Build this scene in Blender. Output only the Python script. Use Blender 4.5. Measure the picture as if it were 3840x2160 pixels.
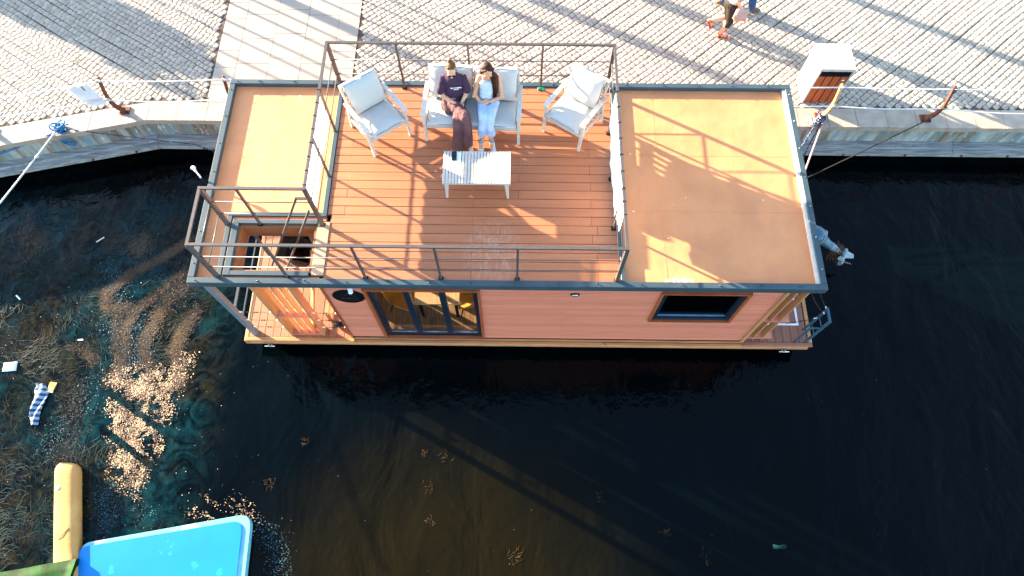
import bpy, math, random
import numpy as np
from mathutils import Vector, Matrix, noise as mnoise

for o in list(bpy.data.objects): bpy.data.objects.remove(o)
scene = bpy.context.scene
C = scene.collection
random.seed(7); RNG = np.random.default_rng(7)
R = math.radians

# ------------------------------------------------------------------ camera
cd = bpy.data.cameras.new('camera'); cam = bpy.data.objects.new('camera', cd); C.objects.link(cam)
cd.sensor_width = 36.0; cd.lens = 2553.35/3840*36; cd.clip_start = .1; cd.clip_end = 2000
CAMP = (4.4963, -3.7189, 8.5511)
cam.matrix_world = (Matrix.Translation(CAMP) @ Matrix.Rotation(0.0069883, 4, 'Z')
                    @ Matrix.Rotation(0.4075228, 4, 'X') @ Matrix.Rotation(0.0042914, 4, 'Z'))
scene.camera = cam

# ------------------------------------------------------------------ world, sun, exposure
SUN = Vector((-3.95, 2.15, 1.0)).normalized()
EL = math.asin(SUN.z); AZ = math.atan2(SUN.x, SUN.y)
w = bpy.data.worlds.new('World'); scene.world = w; w.use_nodes = True
nt = w.node_tree; bg = nt.nodes['Background']
sky = nt.nodes.new('ShaderNodeTexSky'); sky.sky_type = 'NISHITA'; sky.sun_disc = False
sky.sun_elevation = EL; sky.sun_rotation = AZ; sky.air_density = 1.0; sky.dust_density = 0.6; sky.ozone_density = 1.6
nt.links.new(sky.outputs[0], bg.inputs[0]); bg.inputs[1].default_value = 0.115
sd = bpy.data.lights.new('sun', 'SUN'); sd.energy = 5.0; sd.angle = R(.5); sd.color = (1.0, .82, .60)
so = bpy.data.objects.new('sun', sd); C.objects.link(so)
so.rotation_euler = SUN.to_track_quat('Z', 'Y').to_euler()
so.location = (-20, 12, 12)
vs = scene.view_settings; vs.view_transform = 'Standard'; vs.look = 'None'; vs.exposure = 3.2; vs.gamma = 1
vs.use_curve_mapping = False
scene.render.engine = 'CYCLES'
scene.cycles.max_bounces = 8; scene.cycles.transparent_max_bounces = 12

# ------------------------------------------------------------------ materials
def _mix(nt, fac, a, b):
    n = nt.nodes.new('ShaderNodeMix'); n.data_type = 'RGBA'
    for s, v in ((n.inputs['Factor'], fac), (n.inputs[6], a), (n.inputs[7], b)):
        if isinstance(v, bpy.types.NodeSocket): nt.links.new(v, s)
        else: s.default_value = v if not isinstance(v, tuple) else (*v[:3], 1)
    return n.outputs[2]
def _noise(nt, co, scale, detail=4, rough=.55, dist=0):
    n = nt.nodes.new('ShaderNodeTexNoise'); n.inputs['Scale'].default_value = scale
    n.inputs['Detail'].default_value = detail; n.inputs['Roughness'].default_value = rough
    n.inputs['Distortion'].default_value = dist
    if co is not None: nt.links.new(co, n.inputs['Vector'])
    return n.outputs['Fac']
def _ramp(nt, v, a, b):
    n = nt.nodes.new('ShaderNodeMapRange'); n.clamp = True; n.interpolation_type = 'SMOOTHSTEP'
    nt.links.new(v, n.inputs[0]); n.inputs[1].default_value = a; n.inputs[2].default_value = b
    return n.outputs[0]
def _math(nt, op, a, b=None):
    n = nt.nodes.new('ShaderNodeMath'); n.operation = op
    for i, v in enumerate((a, b)):
        if v is None: continue
        if isinstance(v, (int, float)): n.inputs[i].default_value = v
        else: nt.links.new(v, n.inputs[i])
    return n.outputs[0]
def _scale(nt, co, s):
    n = nt.nodes.new('ShaderNodeMapping'); n.inputs['Scale'].default_value = s; nt.links.new(co, n.inputs[0]); return n.outputs[0]
MATS = {}
def M(name, c1, c2=None, scale=6, rough=.6, metal=0, spec=.3, bump=0, bscale=40, stretch=(1, 1, 1),
      vary=0, island=0, spots=None, transl=0, detail=4, lo=.35, hi=.65, sheen=0):
    if name in MATS: return MATS[name]
    m = bpy.data.materials.new(name); m.use_nodes = True; nt = m.node_tree
    b = nt.nodes['Principled BSDF']; tc = nt.nodes.new('ShaderNodeTexCoord')
    co = _scale(nt, tc.outputs['Object'], stretch)
    col = None
    if c2 is None: c2 = tuple(x*.85 for x in c1)
    f = _ramp(nt, _noise(nt, co, scale, detail), lo, hi)
    col = _mix(nt, f, c1, c2)
    if spots:
        sc, thr, pc = spots
        f2 = _ramp(nt, _noise(nt, tc.outputs['Object'], sc, 3), thr, thr+.05)
        col = _mix(nt, f2, col, pc)
    if vary or island:
        h = nt.nodes.new('ShaderNodeHueSaturation'); nt.links.new(col, h.inputs['Color'])
        src = nt.nodes.new('ShaderNodeObjectInfo').outputs['Random'] if not island else nt.nodes.new('ShaderNodeNewGeometry').outputs['Random Per Island']
        a = vary or island
        nt.links.new(_math(nt, 'ADD', _math(nt, 'MULTIPLY', src, 2*a), 1-a), h.inputs['Value'])
        h.inputs['Saturation'].default_value = 1
        col = h.outputs[0]
    nt.links.new(col, b.inputs['Base Color'])
    b.inputs['Roughness'].default_value = rough; b.inputs['Metallic'].default_value = metal
    b.inputs['Specular IOR Level'].default_value = spec
    if sheen: b.inputs['Sheen Weight'].default_value = sheen
    if bump:
        bn = nt.nodes.new('ShaderNodeBump'); bn.inputs['Strength'].default_value = bump; bn.inputs['Distance'].default_value = .01
        nt.links.new(_noise(nt, co, bscale, 5), bn.inputs['Height']); nt.links.new(bn.outputs[0], b.inputs['Normal'])
    if transl:
        t = nt.nodes.new('ShaderNodeBsdfTranslucent'); nt.links.new(col, t.inputs[0])
        mx = nt.nodes.new('ShaderNodeMixShader'); mx.inputs[0].default_value = transl
        out = nt.nodes['Material Output']
        nt.links.new(b.outputs[0], mx.inputs[1]); nt.links.new(t.outputs[0], mx.inputs[2]); nt.links.new(mx.outputs[0], out.inputs[0])
    MATS[name] = m; return m

m_cobble = M('granite_cobble', (.41, .35, .285), (.265, .225, .185), scale=45, rough=.9, spec=.15, bump=1.0, bscale=110, island=.16, detail=6)
m_joint = M('joint_sand', (.045, .028, .02), (.09, .06, .042), scale=9, rough=.95, bump=.5)
m_slab = M('paving_slab_stone', (.34, .275, .215), (.30, .24, .19), scale=60, rough=.8, bump=.25, bscale=180, vary=.05, spots=(9, .72, (.26, .22, .18)))
m_coping = M('coping_stone', (.335, .265, .20), (.27, .215, .165), scale=5, rough=.75, bump=.3, bscale=80, vary=.06)
m_trim = M('grey_metal_trim', (.040, .062, .073), (.032, .052, .062), scale=3, rough=.45, spec=.28)
m_rail = M('dark_rail_metal', (.078, .064, .058), (.060, .052, .050), scale=20, rough=.42, spec=.3)
m_white = M('white_painted_wood', (.50, .45, .385), (.43, .385, .33), scale=5, rough=.5, stretch=(1, 8, 8))
m_cush = M('pale_linen_cushion', (.44, .42, .38), (.40, .38, .345), scale=120, rough=.9, bump=.3, bscale=260, sheen=.1)
m_pipe = M('cushion_piping', (.16, .17, .18), rough=.8)
m_wood = M('orange_larch_wood', (.44, .22, .095), (.36, .17, .07), scale=4, rough=.5, stretch=(3, 3, .4), bump=.1, bscale=30, spots=(11, .74, (.16, .06, .02)))
m_woodx = M('orange_larch_beam', (.46, .22, .085), (.36, .16, .06), scale=4, rough=.5, stretch=(.4, 3, 3), bump=.1, bscale=30, spots=(9, .72, (.16, .06, .02)))
m_darkwood = M('red_brown_window_trim', (.30, .075, .025), (.24, .06, .02), scale=4, rough=.45, stretch=(1, 1, .3))
m_frame = M('anthracite_window_frame', (.007, .016, .030), rough=.35, spec=.3)
m_black = M('black_rubber', (.004, .004, .005), rough=.5, spec=.15)
m_screw = M('screw_steel', (.05, .05, .05), rough=.4, metal=.6)
m_banner = M('white_banner_cloth', (.80, .80, .80), (.78, .78, .79), scale=3, rough=.8, transl=.35)
m_rope = M('white_rope', (.62, .60, .57), (.45, .43, .40), scale=60, rough=.9, bump=.6, bscale=160)
m_rust = M('rusty_iron', (.16, .045, .018), (.06, .022, .012), scale=14, rough=.8, bump=.5, bscale=60)
m_ochre = M('ochre_lit_iron', (.55, .30, .10), (.45, .23, .07), scale=9, rough=.7, bump=.3)  # rusty iron with the low sun's yellow put into its colour
m_bluerope = M('blue_rope', (.02, .17, .36), (.012, .09, .22), scale=80, rough=.8, bump=.6, bscale=160)
m_navyrope = M('navy_rope', (.012, .018, .06), (.35, .37, .42), scale=55, rough=.8, lo=.55, hi=.62)
m_redrope = M('faded_red_rope', (.42, .12, .10), (.55, .40, .36), scale=60, rough=.8)
m_darkrope = M('dark_line', (.02, .014, .012), rough=.8)
m_white_plastic = M('white_plastic', (.75, .77, .78), rough=.35)
m_steel = M('bright_steel', (.55, .56, .58), rough=.25, metal=.9)
m_paper = M('white_laminated_sheet', (.70, .72, .75), rough=.4)
m_fascia = M('pine_fascia', (.50, .215, .085), (.40, .16, .06), scale=5, rough=.5, stretch=(.4, 4, 4), bump=.15, spots=(5, .70, (.22, .10, .035)))
m_pontoon = M('black_pontoon', (.006, .006, .007), rough=.4)
m_skin = M('tanned_skin', (.50, .255, .15), (.45, .22, .125), scale=12, rough=.5)
m_skin2 = M('sunlit_skin', (.55, .29, .18), (.49, .25, .15), scale=12, rough=.5)  # lighter skin tone, sunlight put into the colour
m_tshirt = M('plum_tshirt_cotton', (.042, .020, .042), (.030, .015, .034), scale=8, rough=.9, bump=.5, bscale=14)
m_trouser = M('mauve_brown_trousers', (.12, .052, .052), (.09, .040, .042), scale=7, rough=.9, bump=.7, bscale=14)
m_top = M('pale_blue_satin', (.46, .52, .60), (.40, .47, .56), scale=10, rough=.55, bump=.5, bscale=12)
m_jeans = M('pale_blue_trousers', (.36, .46, .62), (.30, .40, .56), scale=9, rough=.85, bump=.6, bscale=16)
m_hairb = M('honey_brown_hair', (.17, .07, .022), (.05, .018, .007), scale=30, rough=.5, spec=.2, stretch=(3, .6, .6), bump=.5, bscale=60)
m_haird = M('dark_brown_hair', (.050, .016, .008), (.014, .005, .003), scale=40, rough=.5, spec=.12, stretch=(3, 3, .3), bump=.5, bscale=60)
m_glassdark = M('sunglass_lens', (.01, .008, .01), rough=.12)
m_lip = M('lip_skin', (.40, .10, .08), rough=.5)
m_sneak = M('white_grey_sneaker', (.55, .58, .62), (.35, .38, .42), scale=22, rough=.6)
m_pink = M('pink_sneaker', (.62, .42, .42), (.55, .38, .38), scale=22, rough=.6)
m_blackcloth = M('black_leggings', (.012, .010, .009), (.02, .014, .01), scale=8, rough=.8)
m_denim = M('blue_denim', (.02, .07, .19), (.012, .045, .13), scale=30, rough=.9, bump=.4)
m_redsandal = M('red_leather', (.36, .02, .015), rough=.4)
m_brownshoe = M('brown_suede', (.16, .10, .06), rough=.8)
m_coral = M('coral_leather', (.62, .17, .11), rough=.5)
m_greyfab = M('grey_canvas', (.33, .28, .27), rough=.9)
m_mustard = M('mustard_shell', (.45, .20, .02), (.40, .17, .015), scale=3, rough=.5)
m_oak = M('oak_plank', (.24, .13, .06), (.13, .07, .032), scale=5, rough=.45, stretch=(9, .7, 1), vary=.2)
m_inwall = M('interior_wall_paint', (.5, .42, .34), rough=.8)
m_phone = M('phone_glass', (.006, .008, .014), rough=.12)
m_motor = M('outboard_blue_grey_paint', (.05, .11, .16), (.04, .09, .13), scale=5, rough=.3)
m_motorw = M('pale_alloy', (.24, .29, .30), (.16, .20, .21), scale=14, rough=.4)
m_weed = M('dried_weed', (.10, .045, .02), (.05, .03, .012), scale=30, rough=.9)
m_bluefl = M('sky_blue_plastic', (.002, .16, .44), (.003, .175, .47), scale=1.2, rough=.4, spec=.3, spots=(3.5, .66, (.01, .23, .50)), bump=.1, bscale=6)
m_palerim = M('pale_aqua_rim', (.14, .40, .48), (.42, .52, .56), scale=1.5, rough=.4, lo=.55, hi=.7)
m_yellow = M('yellow_float_plastic', (.52, .28, .09), (.46, .23, .07), scale=2.2, rough=.75, spec=.2, spots=(8, .66, (.26, .15, .07)), bump=.25, bscale=25)
m_green = M('green_tarpaulin', (.003, .045, .003), (.001, .016, .001), scale=5, rough=.7, spec=.1, bump=.3, bscale=10)
m_beige = M('beige_box_board', (.42, .33, .20), rough=.7)
m_tree = M('leaf_green', (.05, .09, .03), (.03, .06, .02), scale=3, rough=.7, island=.25)
m_bark = M('bark_brown', (.12, .08, .05), rough=.9)

# glass : part mirror, mostly clear
def glass_mat(name, tint, k):
    m = bpy.data.materials.new(name); m.use_nodes = True; nt = m.node_tree; nt.nodes.remove(nt.nodes['Principled BSDF'])
    tr = nt.nodes.new('ShaderNodeBsdfTransparent'); tr.inputs[0].default_value = (*tint, 1)
    gl = nt.nodes.new('ShaderNodeBsdfGlossy'); gl.inputs['Roughness'].default_value = .02
    ge = nt.nodes.new('ShaderNodeNewGeometry'); dt = nt.nodes.new('ShaderNodeVectorMath'); dt.operation = 'DOT_PRODUCT'
    nt.links.new(ge.outputs['Normal'], dt.inputs[0]); nt.links.new(ge.outputs['Incoming'], dt.inputs[1])
    c_ = _math(nt, 'SUBTRACT', 1, _math(nt, 'ABSOLUTE', dt.outputs['Value']))
    fr = _math(nt, 'ADD', _math(nt, 'MULTIPLY', _math(nt, 'POWER', c_, 5), .9), k)
    mx = nt.nodes.new('ShaderNodeMixShader')
    nt.links.new(fr, mx.inputs[0]); nt.links.new(tr.outputs[0], mx.inputs[1]); nt.links.new(gl.outputs[0], mx.inputs[2])
    nt.links.new(mx.outputs[0], nt.nodes['Material Output'].inputs[0]); return m
m_glass = glass_mat('window_glass', (.92, .93, .92), .02)
m_glass2 = glass_mat('dark_window_glass', (.10, .14, .18), .03)

# composite deck board: fine grooves along the board, and pale dust on one spot
def deck_mat(name, axis, c1, c2, dust=None):
    m = bpy.data.materials.new(name); m.use_nodes = True; nt = m.node_tree; b = nt.nodes['Principled BSDF']
    tc = nt.nodes.new('ShaderNodeTexCoord'); co = tc.outputs['Object']
    st = (.5, 14, 1) if axis == 'x' else (14, .5, 1)
    col = _mix(nt, _ramp(nt, _noise(nt, _scale(nt, co, st), 2.2, 5), .3, .7), c1, c2)
    h = nt.nodes.new('ShaderNodeHueSaturation'); nt.links.new(col, h.inputs['Color'])
    rn = nt.nodes.new('ShaderNodeObjectInfo').outputs['Random']
    nt.links.new(_math(nt, 'ADD', _math(nt, 'MULTIPLY', rn, .24), .88), h.inputs['Value']); col = h.outputs[0]
    wv = nt.nodes.new('ShaderNodeTexWave'); wv.bands_direction = 'Y' if axis == 'x' else 'X'; wv.inputs['Scale'].default_value = 17
    wv.inputs['Distortion'].default_value = 0; nt.links.new(co, wv.inputs['Vector'])
    col = _mix(nt, _math(nt, 'MULTIPLY', _ramp(nt, wv.outputs['Fac'], .1, .6), -.0) if False else _ramp(nt, wv.outputs['Fac'], .0, .5), tuple(x*.72 for x in c1), col)
    if dust:
        (cx, cy, rx, ry) = dust
        sx = nt.nodes.new('ShaderNodeSeparateXYZ'); nt.links.new(co, sx.inputs[0])
        dx = _math(nt, 'DIVIDE', _math(nt, 'SUBTRACT', sx.outputs[0], cx), rx); dy = _math(nt, 'DIVIDE', _math(nt, 'SUBTRACT', sx.outputs[1], cy), ry)
        d = _math(nt, 'ADD', _math(nt, 'MULTIPLY', dx, dx), _math(nt, 'MULTIPLY', dy, dy))
        near = _ramp(nt, _math(nt, 'SUBTRACT', 1, d), 0, .9)
        nz = _ramp(nt, _noise(nt, _scale(nt, co, (2.2, 1.2, 1)), 9, 8, .8), .42, .72)
        col = _mix(nt, _math(nt, 'MULTIPLY', _math(nt, 'MULTIPLY', near, nz), .45), col, (.50, .41, .33))
    sp = _ramp(nt, _noise(nt, co, 26, 2), .80, .83)
    col = _mix(nt, _math(nt, 'MULTIPLY', sp, .35), col, (.5, .42, .35))
    nt.links.new(col, b.inputs['Base Color']); b.inputs['Roughness'].default_value = .55; b.inputs['Specular IOR Level'].default_value = .35
    bn = nt.nodes.new('ShaderNodeBump'); bn.inputs['Strength'].default_value = .35; bn.inputs['Distance'].default_value = .003
    nt.links.new(wv.outputs['Fac'], bn.inputs['Height']); nt.links.new(bn.outputs[0], b.inputs['Normal'])
    return m
m_deck = deck_mat('ribbed_composite_board', 'x', (.40, .135, .054), (.33, .105, .042), dust=(4.2-4.4, .52-1.75, .5, .62))
m_decky = deck_mat('plain_composite_board', 'y', (.30, .13, .06), (.25, .10, .045))
m_clad = M('larch_cladding', (.58, .185, .110), (.50, .15, .088), scale=3, rough=.6, stretch=(.5, 1, 9), vary=.09, lo=.3, hi=.75, bump=.1, bscale=12)

def membrane_mat():
    m = bpy.data.materials.new('sand_roof_membrane'); m.use_nodes = True; nt = m.node_tree; b = nt.nodes['Principled BSDF']
    tc = nt.nodes.new('ShaderNodeTexCoord'); co = tc.outputs['Object']
    col = _mix(nt, _ramp(nt, _noise(nt, co, 1.6, 6), .3, .7), (.62, .225, .080), (.52, .18, .062))
    col = _mix(nt, _math(nt, 'MULTIPLY', _ramp(nt, _noise(nt, _scale(nt, co, (1.3, .35, 1)), 2.2, 7, .75), .50, .70), .35), col, (.46, .17, .07))
    sx = nt.nodes.new('ShaderNodeSeparateXYZ'); nt.links.new(co, sx.inputs[0])
    # limescale runs near the front edge
    dx = _math(nt, 'DIVIDE', _math(nt, 'SUBTRACT', sx.outputs[0], 6.80-4.4), .34); dy = _math(nt, 'DIVIDE', _math(nt, 'SUBTRACT', sx.outputs[1], .06-1.75), .17)
    d = _math(nt, 'ADD', _math(nt, 'MULTIPLY', dx, dx), _math(nt, 'MULTIPLY', dy, dy))
    nz = _ramp(nt, _noise(nt, _scale(nt, co, (12, 2.5, 1)), 3, 7, .8), .44, .62)
    col = _mix(nt, _math(nt, 'MULTIPLY', _ramp(nt, _math(nt, 'SUBTRACT', 1, d), .1, .7), nz), col, (.68, .62, .55))
    # droppings and grit
    col = _mix(nt, _ramp(nt, _noise(nt, co, 9, 2, .4), .77, .79), col, (.66, .60, .5))
    vo = nt.nodes.new('ShaderNodeTexVoronoi'); vo.inputs['Scale'].default_value = 2.6; nt.links.new(co, vo.inputs['Vector'])
    col = _mix(nt, _ramp(nt, _math(nt, 'SUBTRACT', .035, vo.outputs['Distance']), 0, .01), col, (.16, .09, .05))
    nt.links.new(col, b.inputs['Base Color']); b.inputs['Roughness'].default_value = .7
    bn = nt.nodes.new('ShaderNodeBump'); bn.inputs['Strength'].default_value = .6; bn.inputs['Distance'].default_value = .02
    h = _math(nt, 'ADD', _noise(nt, co, 3.5, 3, .4), _math(nt, 'MULTIPLY', _noise(nt, co, 140, 2), .05))
    nt.links.new(h, bn.inputs['Height']); nt.links.new(bn.outputs[0], b.inputs['Normal'])
    return m
m_memb = membrane_mat()

def streak_mat():
    m = bpy.data.materials.new('streaked_quay_paint'); m.use_nodes = True; nt = m.node_tree; b = nt.nodes['Principled BSDF']
    tc = nt.nodes.new('ShaderNodeTexCoord'); co = tc.outputs['Object']
    s = _scale(nt, co, (1, 1, .13)); s2 = _scale(nt, co, (1, 1, .3))
    col = _mix(nt, _ramp(nt, _noise(nt, s, 5, 6, .6), .35, .6), (.33, .33, .29), (.16, .145, .11))
    col = _mix(nt, _math(nt, 'MULTIPLY', _ramp(nt, _noise(nt, s, 15, 5, .6, .3), .50, .62), .7), col, (.10, .24, .28))
    col = _mix(nt, _math(nt, 'MULTIPLY', _ramp(nt, _noise(nt, s, 5.5, 6, .65), .50, .66), .85), col, (.13, .065, .026))
    col = _mix(nt, _math(nt, 'MULTIPLY', _ramp(nt, _noise(nt, s2, 14, 5, .7), .58, .66), .7), col, (.50, .52, .50))
    col = _mix(nt, _math(nt, 'MULTIPLY', _ramp(nt, _noise(nt, co, 30, 4, .7), .66, .72), .8), col, (.07, .07, .06))
    sx = nt.nodes.new('ShaderNodeSeparateXYZ'); nt.links.new(co, sx.inputs[0])
    col = _mix(nt, _ramp(nt, sx.outputs[2], -2.68, -2.85), col, (.03, .035, .02))
    nt.links.new(col, b.inputs['Base Color']); b.inputs['Roughness'].default_value = .8
    bn = nt.nodes.new('ShaderNodeBump'); bn.inputs['Strength'].default_value = .6; bn.inputs['Distance'].default_value = .02
    nt.links.new(_noise(nt, co, 22, 6), bn.inputs['Height']); nt.links.new(bn.outputs[0], b.inputs['Normal'])
    return m
m_quaywall = streak_mat()
m_fender = M('weathered_fender_timber', (.30, .30, .28), (.15, .155, .15), scale=4, rough=.85, stretch=(.5, 6, 6), bump=.6, bscale=20, spots=(7, .68, (.06, .06, .05)))

def water_mat():
    m = bpy.data.materials.new('harbour_water'); m.use_nodes = True; nt = m.node_tree; b = nt.nodes['Principled BSDF']
    tc = nt.nodes.new('ShaderNodeTexCoord'); co = tc.outputs['Object']
    sx = nt.nodes.new('ShaderNodeSeparateXYZ'); nt.links.new(co, sx.inputs[0])
    col = _mix(nt, _ramp(nt, _noise(nt, co, .5, 3), .35, .7), (.0003, .0015, .0019), (.0001, .0006, .0009))
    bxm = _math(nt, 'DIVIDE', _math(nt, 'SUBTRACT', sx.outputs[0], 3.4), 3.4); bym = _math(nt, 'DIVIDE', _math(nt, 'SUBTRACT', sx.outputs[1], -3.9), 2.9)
    murk_glow = _ramp(nt, _math(nt, 'SUBTRACT', _math(nt, 'ADD', 1, _math(nt, 'MULTIPLY', _noise(nt, co, .8, 4), .5)), _math(nt, 'SQRT', _math(nt, 'ADD', _math(nt, 'MULTIPLY', bxm, bxm), _math(nt, 'MULTIPLY', bym, bym)))), .1, .9)
    col = _mix(nt, murk_glow, col, (.0062, .0044, .0006))  # sunlit glow of the brown murk painted into the water colour
    # weed hanging just under the surface on the left
    wob = _noise(nt, co, .55, 4, .6)
    edge = _math(nt, 'SUBTRACT', _math(nt, 'ADD', -.9, _math(nt, 'MULTIPLY', wob, 1.2)), sx.outputs[0])
    near = _math(nt, 'MULTIPLY', _ramp(nt, edge, .0, .9), _ramp(nt, _math(nt, 'SUBTRACT', 3.6, sx.outputs[1]), .1, 1.3))
    weed = _ramp(nt, _noise(nt, co, 2.2, 8, .72, 2.2), .37, .66)
    wcol = _mix(nt, _ramp(nt, _noise(nt, co, .9, 4), .4, .6), (.003, .024, .027), (.017, .0135, .005))
    col = _mix(nt, _math(nt, 'MULTIPLY', near, weed), col, wcol)
    nt.links.new(col, b.inputs['Base Color']); b.inputs['Roughness'].default_value = .06; b.inputs['IOR'].default_value = 1.33
    b.inputs['Specular IOR Level'].default_value = .17
    bn = nt.nodes.new('ShaderNodeBump'); bn.inputs['Strength'].default_value = .45; bn.inputs['Distance'].default_value = .14
    h = _math(nt, 'ADD', _noise(nt, _scale(nt, co, (1, .5, 1)), 1.3, 3, .5, .6), _math(nt, 'MULTIPLY', _noise(nt, co, 7, 3), .12))
    nt.links.new(h, bn.inputs['Height']); nt.links.new(bn.outputs[0], b.inputs['Normal'])
    return m
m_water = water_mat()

def stripe_mat(name, c1, c2, axis, period, thr=.5):
    m = bpy.data.materials.new(name); m.use_nodes = True; nt = m.node_tree; b = nt.nodes['Principled BSDF']
    tc = nt.nodes.new('ShaderNodeTexCoord'); wv = nt.nodes.new('ShaderNodeTexWave'); wv.bands_direction = axis
    wv.inputs['Scale'].default_value = .314/period; wv.inputs['Distortion'].default_value = .6
    nt.links.new(tc.outputs['Object'], wv.inputs['Vector'])
    nt.links.new(_mix(nt, _ramp(nt, wv.outputs['Fac'], thr-.05, thr+.05), c1, c2), b.inputs['Base Color'])
    b.inputs['Roughness'].default_value = .8; return m
m_stripe = stripe_mat('navy_striped_jersey', (.70, .68, .66), (.015, .02, .05), 'Z', .035)
m_bagstripe = stripe_mat('striped_plastic_film', (.20, .28, .36), (.01, .04, .10), 'Y', .09)

# ------------------------------------------------------------------ object helpers
def root_loc(o):
    while o.parent: o = o.parent
    return o.location.copy()
def thing(name, label, cat, loc=(0, 0, 0), group=None, rz=0):
    o = bpy.data.objects.new(name, None); C.objects.link(o); o.location = loc; o.rotation_euler = (0, 0, rz)
    o.empty_display_size = .1
    o['label'] = label; o['category'] = cat
    if group: o['group'] = group
    return o
def link(name, me, parent=None, local=False, mat=None):
    o = bpy.data.objects.new(name, me); C.objects.link(o)
    if parent is not None:
        o.parent = parent
        if not local:
            r = root_loc(parent)
            if r.length > 0: me.transform(Matrix.Translation(-r))
    if mat is not None: me.materials.append(mat)
    return o
def tag(o, label, cat, group=None):
    o['label'] = label; o['category'] = cat
    if group: o['group'] = group
    return o
def kind(o, k): o['kind'] = k; return o
def copy_tree(o, parent=None):
    c = o.copy(); C.objects.link(c)
    if parent is not None: c.parent = parent; c.matrix_parent_inverse = o.matrix_parent_inverse.copy()
    for ch in list(o.children): copy_tree(ch, c)
    return c

class MB:
    def __init__(s): s.v = []; s.f = []; s.sm = []
    def add(s, V, F, smooth=False):
        n = len(s.v); s.v += [tuple(map(float, p)) for p in V]; s.f += [tuple(i+n for i in f) for f in F]; s.sm += [smooth]*len(F); return s
    def box(s, x0, x1, y0, y1, z0, z1, mat=None):
        V = [Vector(p) for p in ((x0, y0, z0), (x1, y0, z0), (x1, y1, z0), (x0, y1, z0), (x0, y0, z1), (x1, y0, z1), (x1, y1, z1), (x0, y1, z1))]
        if mat is not None: V = [mat @ p for p in V]
        return s.add(V, [(0, 3, 2, 1), (4, 5, 6, 7), (0, 1, 5, 4), (1, 2, 6, 5), (2, 3, 7, 6), (3, 0, 4, 7)])
    def cbox(s, x0, x1, y0, y1, z0, z1, c=.006, mat=None):     # box with chamfered top edges
        V = [(x0, y0, z0), (x1, y0, z0), (x1, y1, z0), (x0, y1, z0), (x0, y0, z1-c), (x1, y0, z1-c), (x1, y1, z1-c), (x0, y1, z1-c),
             (x0+c, y0+c, z1), (x1-c, y0+c, z1), (x1-c, y1-c, z1), (x0+c, y1-c, z1)]
        V = [Vector(p) for p in V]
        if mat is not None: V = [mat @ p for p in V]
        F = [(0, 3, 2, 1), (8, 9, 10, 11)]
        for i in range(4):
            j = (i+1) % 4; F += [(i, j, 4+j, 4+i), (4+i, 4+j, 8+j, 8+i)]
        return s.add(V, F)
    def bar(s, a, b, w, h=None, up=(0, 0, 1), w2=None, h2=None):
        a, b = Vector(a), Vector(b); h = h or w; w2 = w2 or w; h2 = h2 or h
        d = (b-a).normalized(); up = Vector(up)
        if abs(d.dot(up)) > .98: up = Vector((0, 1, 0)) if abs(d.y) < .9 else Vector((1, 0, 0))
        sx = d.cross(up).normalized(); sy = sx.cross(d).normalized(); V = []
        for p, ww, hh in ((a, w, h), (b, w2, h2)):
            for i, j in ((-1, -1), (1, -1), (1, 1), (-1, 1)): V.append(p+sx*(i*ww/2)+sy*(j*hh/2))
        return s.add(V, [(0, 1, 2, 3), (7, 6, 5, 4), (0, 4, 5, 1), (1, 5, 6, 2), (2, 6, 7, 3), (3, 7, 4, 0)])
    def tube(s, pts, r, n=7, caps=True, squash=1):
        pts = [Vector(p) for p in pts]; rs = r if isinstance(r, (list, tuple)) else [r]*len(pts); V = []; F = []; pu = None
        for k, p in enumerate(pts):
            d = (pts[min(k+1, len(pts)-1)]-pts[max(k-1, 0)]).normalized()
            if pu is None: pu = Vector((0, 0, 1)) if abs(d.z) < .9 else Vector((1, 0, 0))
            sx = d.cross(pu).normalized(); sy = sx.cross(d).normalized(); pu = sy
            for i in range(n):
                a = 2*math.pi*i/n; V.append(p+sx*math.cos(a)*rs[k]+sy*math.sin(a)*rs[k]*squash)
        for k in range(len(pts)-1):
            for i in range(n):
                j = (i+1) % n; F.append((k*n+i, k*n+j, (k+1)*n+j, (k+1)*n+i))
        if caps: F += [tuple(range(n-1, -1, -1)), tuple((len(pts)-1)*n+i for i in range(n))]
        return s.add(V, F, True)
    def ell(s, c, r, rot=None, nu=14, nv=9):
        V = []; F = []; c = Vector(c)
        for j in range(nv+1):
            t = math.pi*j/nv
            for i in range(nu):
                a = 2*math.pi*i/nu; p = Vector((r[0]*math.sin(t)*math.cos(a), r[1]*math.sin(t)*math.sin(a), r[2]*math.cos(t)))
                V.append(c+(rot @ p if rot is not None else p))
        for j in range(nv):
            for i in range(nu):
                k = (i+1) % nu; F.append((j*nu+i, (j+1)*nu+i, (j+1)*nu+k, j*nu+k))
        return s.add(V, F, True)
    def prism(s, poly, z0, z1):
        n = len(poly); V = [(x, y, z0) for x, y in poly]+[(x, y, z1) for x, y in poly]
        F = [tuple(range(n-1, -1, -1)), tuple(range(n, 2*n))]+[(i, (i+1) % n, n+(i+1) % n, n+i) for i in range(n)]
        return s.add(V, F)
    def mesh(s, name='mesh'):
        me = bpy.data.meshes.new(name); me.from_pydata(s.v, [], s.f); me.update()
        me.polygons.foreach_set('use_smooth', s.sm); return me
    def build(s, name, mat, parent=None, local=False):
        me = s.mesh(name); me.materials.append(mat); return link(name, me, parent, local)
def sag(a, b, s, n=14):
    a, b = Vector(a), Vector(b); return [a.lerp(b, i/n)+Vector((0, 0, -s*4*(i/n)*(1-i/n))) for i in range(n+1)]

# ================================================================== SETTING
ZQ, ZW = -2.0, -2.95
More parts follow.
